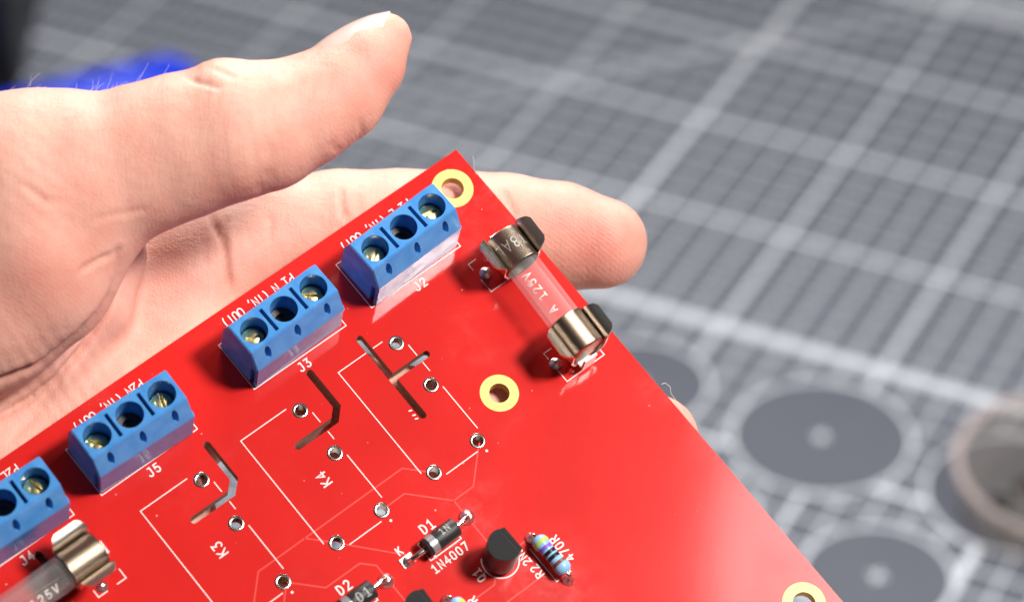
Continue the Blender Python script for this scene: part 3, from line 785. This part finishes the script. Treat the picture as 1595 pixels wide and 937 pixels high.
v, f = box(.80, .98, -1.98, 1.98, 1.05, 6.5); trs = mesh('mould_seam', v, f, M_BLACK, tra)
tl_ = [mesh('lead', *box(-.25, .25, 1.27 * k - .22, 1.27 * k + .22, -2.5, 1.1), M_LEAD, tra) for k in (-1, 0, 1)]
tra.location = (-33.6 * MM, -50.75 * MM, 0); tra.rotation_euler = (0, 0, 0.02)
for k in (1, 2):
    q = tra.copy(); COL.objects.link(q); q.parent = PCB; q.location.x -= 14.2 * k * MM; q.rotation_euler = (.0, .04, -.05)
    for c in (tr1, trs, *tl_): cc = c.copy(); COL.objects.link(cc); cc.parent = q
# ------------------------------------------------------------------ resistors (axis local x)
rp = [(0, -3.2), (.38, -3.2), (.75, -3.0), (1.06, -2.7), (1.18, -2.2), (1.16, -1.75), (1.0, -1.45), (.95, 0), (1.0, 1.45), (1.16, 1.75), (1.18, 2.2), (1.06, 2.7), (.75, 3.0), (.38, 3.2), (0, 3.2)]
V, F = lathe(rp, 28, 'x'); res = mesh('resistor', V, F, M_RES, PCB, True)
def rr_at(x): return float(np.interp(x, [p[1] for p in rp], [p[0] for p in rp]))
bands = []
for x, mt in zip((-2.1, -1.15, -.35, .45, 1.55), BAND):
    w = .27; xs = np.linspace(x - w, x + w, 5)
    V, F = lathe([(rr_at(xs[0]) - .03, xs[0])] + [(rr_at(t) + .015, t) for t in xs] + [(rr_at(xs[-1]) - .03, xs[-1])], 28, 'x'); bands.append(mesh('colour_band', V, F, mt, res, True))
rl = tube([(-3.1, 0, 0), (-3.5, 0, 0), (-3.78, 0, -.2), (-3.84, 0, -.6), (-3.84, 0, -3.6)], .28, 10)
rleads = [mesh('lead', *rl, M_LEAD, res, True, sharp=50), mesh('lead', [(-x, -y, z) for x, y, z in rl[0]], rl[1], M_LEAD, res, True, sharp=50)]
V, F = lathe([(.82, 0), (.72, .3), (.45, .6), (.3, .85), (0, .86)], 20)
RZ = 1.75
rj = mesh('solder_joint', V, F, M_SOLDER, res, True); rj.location = (-3.84 * MM, 0, -RZ * MM + .00002); rj2 = rj.copy(); COL.objects.link(rj2); rj2.location = (3.84 * MM, 0, -RZ * MM + .00002)
res.location = (-28.0 * MM, -54.75 * MM, RZ * MM); res.rotation_euler = (0, 0, -math.pi / 2 + .03)
for k in (1, 2):
    q = res.copy(); COL.objects.link(q); q.parent = PCB; q.location.x -= (14.2 * k + .2) * MM
    for c in (*bands, *rleads, rj, rj2): cc = c.copy(); COL.objects.link(cc); cc.parent = q

# ================================================================== THE HAND
def under(px, py, r, gap=0.9):
    return on_board(px, py, -(1.6 + gap + r))
def chain(pts): return [(np.asarray(p, float), float(r)) for p, r in pts]
Z0 = 398.0
mmpx = lambda z: FPX / z
def th_(px, py, rpx, z): return (at(px, py, z), rpx * z / FPX)
thumb = chain([th_(602, 59, 41, 402), th_(572, 96, 60, 401), th_(522, 145, 77, 400), th_(470, 174, 87, 399), th_(410, 196, 101, 398), th_(352, 206, 110, 397),
               th_(280, 228, 112, 397), th_(210, 250, 117, 397), th_(130, 272, 131, 397), th_(40, 293, 150, 397), th_(-80, 315, 170, 399), th_(-260, 350, 190, 403)])
thenar = chain([th_(30, 400, 150, 398), th_(-60, 450, 170, 400), th_(-220, 500, 200, 405)])
thenar2 = chain([th_(70, 445, 88, 396.5), th_(0, 480, 98, 397), th_(-110, 520, 120, 400)])
web = chain([(at(175, 395, 411), 4.6), (at(150, 480, 410), 4.6), (at(80, 560, 409), 5.2), (at(-40, 610, 409), 6)])
index = chain([(under(300, 420, 9.6), 9.6), (under(380, 392, 8.9), 8.9), (under(455, 368, 8.55), 8.55), (under(530, 358, 8.6), 8.6), (under(620, 354, 8.35), 8.35),
               (under(700, 353, 8.1), 8.1), (under(790, 358, 8.15), 8.15), (under(870, 368, 7.75), 7.75), (under(938, 380, 6.5), 6.5)])
middle = chain([(under(300, 600, 9.4), 9.4), (under(420, 605, 9.0), 9.0), (under(540, 645, 8.7), 8.7), (under(660, 672, 8.6), 8.6), (under(800, 672, 8.3), 8.3), (under(930, 680, 7.8), 7.8), (under(1019, 684, 6.4), 6.4)])
ring = chain([(under(200, 800, 9.4), 9.4), (under(300, 928, 8.8), 8.8), (under(450, 962, 8.7), 8.7), (under(600, 985, 8.5), 8.5), (under(740, 1000, 8.0), 8.0), (under(830, 1000, 6.5), 6.5)])
little = chain([(under(90, 980, 9.0), 9.0), (under(180, 1120, 7.8), 7.8), (under(330, 1160, 7.5), 7.5), (under(460, 1180, 7.0), 7.0), (under(540, 1185, 5.8), 5.8)])
WR = at(-520, 560, 418)
pal = [chain([(under(330, 415, 9.6, .7), 9.6), (under(215, 470, 11, .7), 11), (under(60, 560, 12.5, .5), 12.5), (under(-150, 590, 15, .4), 15), (WR + np.array([0, -8, 0]), 16)]),
       chain([(under(320, 590, 9.6), 9.6), (under(190, 650, 11.2, .7), 11.2), (under(20, 690, 13, .6), 13), (under(-180, 690, 15, .6), 15), (WR, 17)]),
       chain([(under(220, 780, 9.6), 9.6), (under(60, 830, 12, 1.), 12), (under(-120, 800, 14.5, .8), 14.5), (WR + np.array([0, 8, 0]), 16)]),
       chain([(under(100, 960, 9.3), 9.3), (under(-60, 960, 12, 1.), 12), (under(-220, 880, 14.5, .6), 14.5), (WR + np.array([0, 14, 2]), 15)]),
       chain([(WR, 19), (at(-900, 590, 425), 22), (at(-1300, 640, 432), 25)])]
HS = .5
allp = [p for c in (thumb, thenar, thenar2, web, index, middle, ring, little, *pal) for p in c]
lo = np.min([p - r for p, r in allp], 0) - 4; hi = np.max([p + r for p, r in allp], 0) + 4
nx, ny, nz = [int(math.ceil(d / HS)) for d in (hi - lo)]
ax = [lo[i] + HS * np.arange(n_) for i, n_ in enumerate((nx, ny, nz))]
def sdf_chain(D, ch, k, k_in):
    d_best = np.full_like(D, 60.0)
    for (p, r), (q, s) in zip(ch[:-1], ch[1:]):
        l = np.minimum(p - r, q - s) - 9; hh = np.maximum(p + r, q + s) + 9
        sl = [slice(max(0, int((l[i] - lo[i]) / HS)), min((nx, ny, nz)[i], int((hh[i] - lo[i]) / HS) + 2)) for i in range(3)]
        X = ax[0][sl[0]][:, None, None] - p[0]; Y = ax[1][sl[1]][None, :, None] - p[1]; Z = ax[2][sl[2]][None, None, :] - p[2]
        v = q - p; L2 = v @ v
        t = np.clip((X * v[0] + Y * v[1] + Z * v[2]) / L2, 0, 1)
        d = np.sqrt((X - t * v[0]) ** 2 + (Y - t * v[1]) ** 2 + (Z - t * v[2]) ** 2) - (r + (s - r) * t)
        B = d_best[sl[0], sl[1], sl[2]]
        hq = np.maximum(k_in - np.abs(B - d), 0) / k_in
        d_best[sl[0], sl[1], sl[2]] = np.minimum(B, d) - hq * hq * k_in * .25
    hq = np.maximum(k - np.abs(D - d_best), 0) / k
    return np.minimum(D, d_best) - hq * hq * k * .25
D = np.full((nx, ny, nz), 60.0, dtype=np.float32)
for c in pal: D = sdf_chain(D, c, 7.0, 1.0)
for c in (index, middle, ring, little): D = sdf_chain(D, c, 3.0, .8)
D = sdf_chain(D, web, 2.0, 1.0)
DT = np.full((nx, ny, nz), 60.0, dtype=np.float32)
DT = sdf_chain(DT, thumb, 1.0, 1.0); DT = sdf_chain(DT, thenar, 8.0, 2.0); DT = sdf_chain(DT, thenar2, 4.0, 2.0)
hq = np.maximum(1.8 - np.abs(D - DT), 0) / 1.8
D = np.minimum(D, DT) - hq * hq * 1.8 * .25
del DT, hq
# surface nets
ins = D < 0
cell = np.zeros((nx - 1, ny - 1, nz - 1), dtype=np.int16)
for a in (0, 1):
    for b in (0, 1):
        for c in (0, 1): cell += ins[a:nx - 1 + a, b:ny - 1 + b, c:nz - 1 + c]
act = (cell > 0) & (cell < 8)
idx = -np.ones(act.shape, dtype=np.int64); I = np.argwhere(act); idx[act] = np.arange(len(I))
acc = np.zeros((len(I), 3)); cnt = np.zeros(len(I))
corner = np.array([(a, b, c) for a in (0, 1) for b in (0, 1) for c in (0, 1)])
cv = np.stack([D[I[:, 0] + a, I[:, 1] + b, I[:, 2] + c] for a, b, c in corner], 1)
for e in range(8):
    for e2 in range(e + 1, 8):
        if np.abs(corner[e] - corner[e2]).sum() != 1: continue
        va, vb = cv[:, e], cv[:, e2]; m_ = (va < 0) != (vb < 0)
        t = np.where(m_, va / np.where(m_, va - vb, 1), 0)
        pnt = corner[e] + t[:, None] * (corner[e2] - corner[e])
        acc[m_] += pnt[m_]; cnt[m_] += 1
HV = lo + HS * (I + acc / cnt[:, None])
quads = []
for axis in range(3):
    s0 = [slice(None)] * 3; s1 = [slice(None)] * 3; s0[axis] = slice(0, -1); s1[axis] = slice(1, None)
    A_, B_ = ins[tuple(s0)], ins[tuple(s1)]; E = np.argwhere(A_ != B_)
    o1, o2 = [(1, 2), (2, 0), (0, 1)][axis]
    ok = (E[:, o1] > 0) & (E[:, o2] > 0) & (E[:, o1] < (nx, ny, nz)[o1] - 1) & (E[:, o2] < (nx, ny, nz)[o2] - 1); E = E[ok]
    def cid(d1_, d2_):
        q = E.copy(); q[:, o1] -= d1_; q[:, o2] -= d2_; return idx[q[:, 0], q[:, 1], q[:, 2]]
    Q = np.stack([cid(1, 1), cid(0, 1), cid(0, 0), cid(1, 0)], 1)
    flip = ~A_[E[:, 0], E[:, 1], E[:, 2]]
    Q[flip] = Q[flip][:, ::-1]; quads.append(Q)
HF = np.concatenate(quads); HF = HF[(HF >= 0).all(1)]
del D, ins, cell, idx
# smoothing over the edges of the quads
ed = np.concatenate([HF[:, [0, 1]], HF[:, [1, 2]], HF[:, [2, 3]], HF[:, [3, 0]]]); deg = np.bincount(ed.ravel(), minlength=len(HV))
def smooth(X, it, lam=.5):
    for _ in range(it):
        S = np.zeros_like(X)
        for c in range(X.shape[1]):
            S[:, c] = np.bincount(ed[:, 0], X[ed[:, 1], c], len(X)) + np.bincount(ed[:, 1], X[ed[:, 0], c], len(X))
        X = X + lam * (S / deg[:, None] - X)
    return X
HV = smooth(HV, 10)
def normals(X):
    q = X[HF]; nf = np.cross(q[:, 2] - q[:, 0], q[:, 3] - q[:, 1]); N = np.zeros_like(X)
    for k in range(4):
        for c in range(3): N[:, c] += np.bincount(HF[:, k], nf[:, c], len(X))
    return N / (np.linalg.norm(N, axis=1, keepdims=True) + 1e-12)
HN = normals(HV)
PX = np.stack([PXW / 2 + FPX * HV[:, 0] / HV[:, 2], PXH / 2 + FPX * HV[:, 1] / HV[:, 2]], 1)
def polydist(P, pl):
    best = np.full(len(P), 1e9); par = np.zeros(len(P)); acc_ = 0.0
    tot = sum(math.hypot(b[0] - a[0], b[1] - a[1]) for a, b in zip(pl[:-1], pl[1:]))
    for a, b in zip(pl[:-1], pl[1:]):
        a = np.array(a, float); b = np.array(b, float); v = b - a; L_ = np.linalg.norm(v)
        t = np.clip(((P - a) @ v) / (v @ v), 0, 1); d = np.linalg.norm(P - a - t[:, None] * v, axis=1)
        m_ = d < best; best[m_] = d[m_]; par[m_] = (acc_ + t[m_] * L_) / tot; acc_ += L_
    taper = np.clip(np.minimum(par, 1 - par) / .28, 0, 1); taper = taper * taper * (3 - 2 * taper)
    return best, taper
front = np.clip(-HN[:, 2] * 3, 0, 1)
disp = np.zeros(len(HV)); dark = np.zeros(len(HV))
CREASE = [  # polyline (px), half width px, depth mm, nearest and farthest z
 ([(184, 392), (181, 430), (166, 478), (130, 540), (88, 590), (46, 622), (0, 646), (-60, 668)], 5, .95, 380, 440),
 ([(169, 463), (123, 520), (63, 569), (0, 592), (-60, 605)], 5, .8, 380, 440),
 ([(182, 393), (155, 404), (127, 419), (118, 432)], 3.5, .45, 380, 440),
 ([(325, 322), (336, 352), (347, 378), (352, 420), (362, 470)], 5, .6, 402, 440), ([(352, 332), (350, 372), (350, 400)], 4, .3, 402, 440),
 ([(532, 285), (533, 320), (540, 350)], 4, .35, 402, 440), ([(560, 300), (556, 335)], 4, .2, 402, 440), ([(425, 330), (417, 380)], 4, .22, 402, 440),
 ([(782, 290), (797, 322), (806, 345)], 4, .3, 402, 445), ([(120, 560), (60, 640), (0, 705)], 5, .25, 402, 440),
 ([(556, 178), (562, 205), (552, 226)], 3.5, .2, 380, 412), ([(510, 218), (522, 232), (535, 240)], 5, .15, 380, 412),
 ([(426, 262), (412, 280), (398, 306)], 12, .2, 380, 412), ([(285, 118), (310, 128), (350, 138)], 4, .3, 380, 412), ([(322, 104), (350, 116), (375, 124)], 3.5, .25, 380, 412),
 ([(30, 282), (70, 312), (110, 318)], 5, .25, 380, 412), ([(130, 345), (180, 333), (240, 325)], 4, .15, 380, 412)]
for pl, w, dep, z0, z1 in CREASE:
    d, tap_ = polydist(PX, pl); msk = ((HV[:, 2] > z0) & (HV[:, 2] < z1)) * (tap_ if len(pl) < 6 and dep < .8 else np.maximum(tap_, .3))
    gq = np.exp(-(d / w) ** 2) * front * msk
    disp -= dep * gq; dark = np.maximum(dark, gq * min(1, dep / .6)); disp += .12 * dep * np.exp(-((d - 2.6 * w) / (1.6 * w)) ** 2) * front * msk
# knuckle bumps and soft uneven flesh
def blob(cx, cy, r, amt, z0=380, z1=412):
    global disp
    disp += amt * np.exp(-(((PX[:, 0] - cx) ** 2 + (PX[:, 1] - cy) ** 2) / r ** 2)) * ((HV[:, 2] > z0) & (HV[:, 2] < z1))
blob(352, 100, 34, .3); blob(300, 118, 22, -.25); blob(70, 140, 60, .5); blob(150, 140, 35, -.45); blob(545, 150, 55, .35); blob(455, 190, 50, -.3); blob(60, 400, 70, .5); blob(110, 360, 35, -.4)
blob(285, 430, 70, .5, 400, 440); blob(440, 390, 60, .45, 400, 440); blob(935, 370, 60, .35, 400, 450)
lowf = np.sin(HV[:, 0] * .31 + 1.3 * np.sin(HV[:, 1] * .23)) * np.sin(HV[:, 1] * .27 + HV[:, 2] * .21)
disp += .10 * lowf
fine_ = rng.normal(0, 1, (len(HV), 1)); fine_ = smooth(fine_, 2)[:, 0]; disp += .03 * fine_
for cx, cy, rr0, an, per, am in ((345, 125, 60, 100, 17, .06), (395, 215, 70, 80, 21, .06), (545, 215, 45, 60, 17, .035), (470, 140, 60, 115, 20, .05), (345, 400, 40, 85, 18, .10), (535, 320, 40, 88, 17, .08), (795, 320, 30, 75, 15, .06), (90, 590, 90, 55, 22, .10), (60, 300, 80, 35, 24, .06)):
    qx = (PX[:, 0] - cx) * math.sin(math.radians(an)) - (PX[:, 1] - cy) * math.cos(math.radians(an)) + 5 * lowf
    disp += .6 * am * np.sin(qx * 2 * math.pi / per) * np.exp(-(((PX[:, 0] - cx) ** 2 + (PX[:, 1] - cy) ** 2) / rr0 ** 2)) * front
HV = HV + HN * disp[:, None]
# pinkness of the skin (finger pads, joints, mounds)
pink = np.zeros(len(HV))
def pk(cx, cy, r, amt, z0, z1):
    global pink
    pink += amt * np.exp(-(((PX[:, 0] - cx) ** 2 + (PX[:, 1] - cy) ** 2) / r ** 2)) * ((HV[:, 2] > z0) & (HV[:, 2] < z1))
pk(945, 375, 75, .85, 400, 460); pk(860, 350, 70, .45, 400, 460); pk(610, 110, 75, .75, 380, 412); pk(535, 215, 55, .5, 380, 412); pk(60, 450, 110, .5, 380, 415); pk(280, 440, 70, .4, 400, 440); pk(400, 285, 70, .35, 380, 412)
pk(1060, 640, 60, .6, 400, 460); pk(480, 400, 80, .25, 400, 440); pk(120, 330, 80, .3, 380, 415)
pale = np.clip(1 - np.clip(pink, 0, 1), 0, 1)
hp = c2w(HV); base_w = c2w(WR); base = np.array([base_w[0], base_w[1], base_w[2]])
hand = empty('hand', Matrix.Translation(Vector(base)))
tag(hand, 'bare left hand, palm up with thumb raised, holding the red board', 'hand')
M_SKIN = material('skin', (0.75, 0.46, 0.36), 0.55, spec=0.28)
g = G(M_SKIN); co = g.coord()
g.b.inputs['Subsurface Weight'].default_value = .28; g.b.inputs['Subsurface Radius'].default_value = (1.0, .34, .18); g.b.inputs['Subsurface Scale'].default_value = .0016
pa = g.attr('pink'); da_ = g.attr('crease')
bn = g.noise(170, 4, .6, co); bn2 = g.noise(900, 3, .6, co)
c0 = g.mix(g.mapr(bn, .3, .7, 0, 1), (0.77, 0.445, 0.355), (0.72, 0.345, 0.275))
c0 = g.mix(g.math('MULTIPLY', pa, g.mapr(bn, .3, .7, .7, 1.1), clamp=True), c0, (0.68, 0.25, 0.20))
c0 = g.mix(g.mapr(bn2, .5, .75, 0, .3), c0, (0.66, 0.33, 0.26))
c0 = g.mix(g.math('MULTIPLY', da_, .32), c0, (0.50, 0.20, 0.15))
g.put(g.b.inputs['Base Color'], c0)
# skin relief: fine cross-hatched furrows and ridges
mp = g.n('ShaderNodeMapping'); g.put(mp.inputs[0], co); mp.inputs['Scale'].default_value = (1, 1, 1.0)
wv = g.n('ShaderNodeTexNoise'); wv.inputs['Scale'].default_value = 260; g.put(wv.inputs['Vector'], co)
wc = g.n('ShaderNodeVectorMath', operation='SCALE'); g.put(wc.inputs[0], wv.outputs['Color']); wc.inputs['Scale'].default_value = .0011
wa = g.n('ShaderNodeVectorMath', operation='ADD'); g.put(wa.inputs[0], co); g.put(wa.inputs[1], wc.outputs[0])
v1 = g.voro(2000, 'DISTANCE_TO_EDGE', wa.outputs[0]); v2 = g.voro(1050, 'DISTANCE_TO_EDGE', wa.outputs[0])
h1_ = g.mapr(v1, 0, .22, 0, 1); h2_ = g.mapr(v2, 0, .12, 0, 1)
def streak(sc, rz, w):
    mp_ = g.n('ShaderNodeMapping'); g.put(mp_.inputs[0], wa.outputs[0]); mp_.inputs['Scale'].default_value = sc; mp_.inputs['Rotation'].default_value = rz
    n_ = g.n('ShaderNodeTexNoise'); n_.inputs['Scale'].default_value = 1.0; n_.inputs['Detail'].default_value = 2.0; g.put(n_.inputs['Vector'], mp_.outputs[0])
    return g.math('MULTIPLY', g.mapr(g.math('ABSOLUTE', g.math('SUBTRACT', n_.outputs[0], .5)), 0, .09, 0, 1), w)
hh_ = g.math('ADD', g.math('MULTIPLY', h1_, .4), g.math('MULTIPLY', h2_, .2))
hh_ = g.math('ADD', hh_, g.math('ADD', streak((1500, 260, 260), (0, .35, 0), .38), streak((420, 1300, 1300), (0, -.5, .3), .28)))
wvn = g.n('ShaderNodeTexWave', wave_type='BANDS', bands_direction='DIAGONAL'); wvn.inputs['Scale'].default_value = 620; wvn.inputs['Distortion'].default_value = 9.0; wvn.inputs['Detail'].default_value = 1.0; wvn.inputs['Detail Scale'].default_value = .16
g.put(wvn.inputs['Vector'], co)
hh_ = g.math('ADD', hh_, g.math('MULTIPLY', wvn.outputs[0], g.math('MULTIPLY', pa, .55)))
g.put(g.b.inputs['Normal'], g.bump(hh_, .34, .00012))
g.put(g.b.inputs['Roughness'], g.mapr(hh_, .2, 1.2, .66, .50))
me = bpy.data.meshes.new('skin')
me.vertices.add(len(HV)); me.vertices.foreach_set('co', (hp - base).astype(np.float32).ravel())
me.loops.add(HF.size); me.loops.foreach_set('vertex_index', HF.astype(np.int32).ravel())
me.polygons.add(len(HF)); me.polygons.foreach_set('loop_start', np.arange(0, HF.size, 4, dtype=np.int32)); me.polygons.foreach_set('loop_total', np.full(len(HF), 4, dtype=np.int32))
me.polygons.foreach_set('use_smooth', np.ones(len(HF), dtype=bool))
me.update(calc_edges=True); me.validate()
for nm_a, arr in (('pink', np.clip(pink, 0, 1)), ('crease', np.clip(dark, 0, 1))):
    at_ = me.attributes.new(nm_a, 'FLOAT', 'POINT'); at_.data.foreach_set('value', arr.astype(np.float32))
me.materials.append(M_SKIN)
sk = bpy.data.objects.new('skin', me); COL.objects.link(sk); sk.parent = hand
# nail
M_NAIL = material('nail', (0.80, 0.50, 0.45), 0.24, spec=0.5)
g = G(M_NAIL); g.put(g.b.inputs['Base Color'], g.mix(g.attr('tip'), (0.80, 0.52, 0.47), (0.86, 0.70, 0.63)))
g.b.inputs['Subsurface Weight'].default_value = .12; g.b.inputs['Subsurface Radius'].default_value = (1, .4, .25); g.b.inputs['Subsurface Scale'].default_value = .001
ts = np.linspace(0, 1, 22); tp_ = np.array([(477, 82), (508, 57.5), (540, 38.5), (575, 23.5), (607, 17.5)], float); tk = np.array([0, .25, .5, .75, 1.0])
top = np.stack([np.interp(ts, tk, tp_[:, 0]), np.interp(ts, tk, tp_[:, 1])], 1)
for _ in range(3): top[1:-1] = (top[:-2] + 2 * top[1:-1] + top[2:]) / 4
NV, NF, tipv = [], [], []
thn = np.linspace(-70, 70, 21)
for lay, offr in ((0, .0), (1, -.45)):
    for i, s in enumerate(ts):
        e1_ = np.array([-.46, -.888, 0]); e2_ = np.array([0, 0, -1.]); alo = np.array([.888, -.46, 0])
        r_ = np.interp(s, [0, .5, 1], [68, 60, 46]) * 400 / FPX + offr
        C = at(top[i, 0], top[i, 1], np.interp(s, [0, 1], [400.2, 401.8])) - e1_ * np.interp(s, [0, .5, 1], [68, 60, 46]) * 400 / FPX
        for a_ in thn:
            t = math.radians(a_); q = abs(a_) / 70
            pull = (-2.4 * q ** 1.6 * max(0, (s - .4) / .6) ** 1.5) + (1.6 * q ** 2 * max(0, (.35 - s) / .35))
            NV.append(C + r_ * (math.cos(t) * e1_ + math.sin(t) * e2_) + alo * pull); tipv.append(1.0 if s > .975 else (.3 if s > .95 else 0))
nA, nT = len(ts), len(thn); off_ = nA * nT
for i in range(nA - 1):
    for k in range(nT - 1):
        a = i * nT + k; NF.append((a, a + 1, a + nT + 1, a + nT)); NF.append((off_ + a, off_ + a + nT, off_ + a + nT + 1, off_ + a + 1))
for i in range(nA - 1):
    for k in (0, nT - 1):
        a = i * nT + k; q = (a, a + nT, off_ + a + nT, off_ + a); NF.append(q if k == 0 else q[::-1])
for i in (0, nA - 1):
    for k in range(nT - 1):
        a = i * nT + k; q = (a, off_ + a, off_ + a + 1, a + 1); NF.append(q if i == 0 else q[::-1])
nl = mesh('nail', c2w(np.array(NV)) - base, NF, M_NAIL, hand, True, scale=1.0, sharp=50)
at_ = nl.data.attributes.new('tip', 'FLOAT', 'POINT'); at_.data.foreach_set('value', np.array(tipv, dtype=np.float32))
bm = bmesh.new(); bm.from_mesh(nl.data); bmesh.ops.recalc_face_normals(bm, faces=bm.faces); bm.to_mesh(nl.data); bm.free()
# fine hairs along the thumb's back
M_HAIR = material('fine_hair', (0.80, 0.74, 0.68), 0.35)
parts = []
for k in range(30):
    x = random.uniform(112, 250) if k > 4 else random.uniform(-5, 70)
    y = float(np.interp(x, [0, 60, 100, 135, 180, 235, 265], [143, 138, 139, 143, 137, 125, 118])) + random.uniform(2, 10)
    L = random.uniform(14, 42); a_ = math.radians(random.uniform(-70, -15)); cv_ = random.uniform(-.6, .9); z = 397 + random.uniform(-2, 2)
    pts = []
    for s in np.linspace(0, 1, 7):
        pts.append(at(x, y, z)); x += math.cos(a_) * L / 6; y += math.sin(a_) * L / 6; a_ += cv_ / 6
    v, f = tube(pts, [.016] * 5 + [.012, .006], 5); parts.append((v, f))
V, F = join(parts); ho = mesh('hair', c2w(np.array(V)) - base, F, M_HAIR, hand, True, scale=1.0); tag(ho, kind='stuff')

# dust fibres caught on the board's rim
M_FIB = material('dust_fibre', (0.75, 0.72, 0.70), 0.6)
def fibre(pts, label):
    P = []
    for px, py, hgt in pts: P.append(on_board(px, py, hgt))
    Pn = []
    for i in range(len(P) - 1):
        for t in np.linspace(0, 1, 5)[:-1]: Pn.append(P[i] * (1 - t) + P[i + 1] * t)
    Pn.append(P[-1]); V, F = tube(Pn, .035, 5)
    c = c2w(P[0]); o = mesh('dust_fibre', c2w(np.array(V)) - c, F, M_FIB, None, True, scale=1.0); o.location = c
    tag(o, label, 'fibre')
fibre([(742, 271, 0), (738, 262, .4), (739, 252, .8), (736, 243, 1.0)], 'short pale dust fibre sticking up beside the corner hole')
fibre([(1063, 640, 0), (1052, 622, .2), (1045, 612, .5), (1044, 602, .8), (1036, 596, 1.0), (1030, 598, 1.0)], 'long curled pale dust fibre on the board edge above the tip of the middle finger')
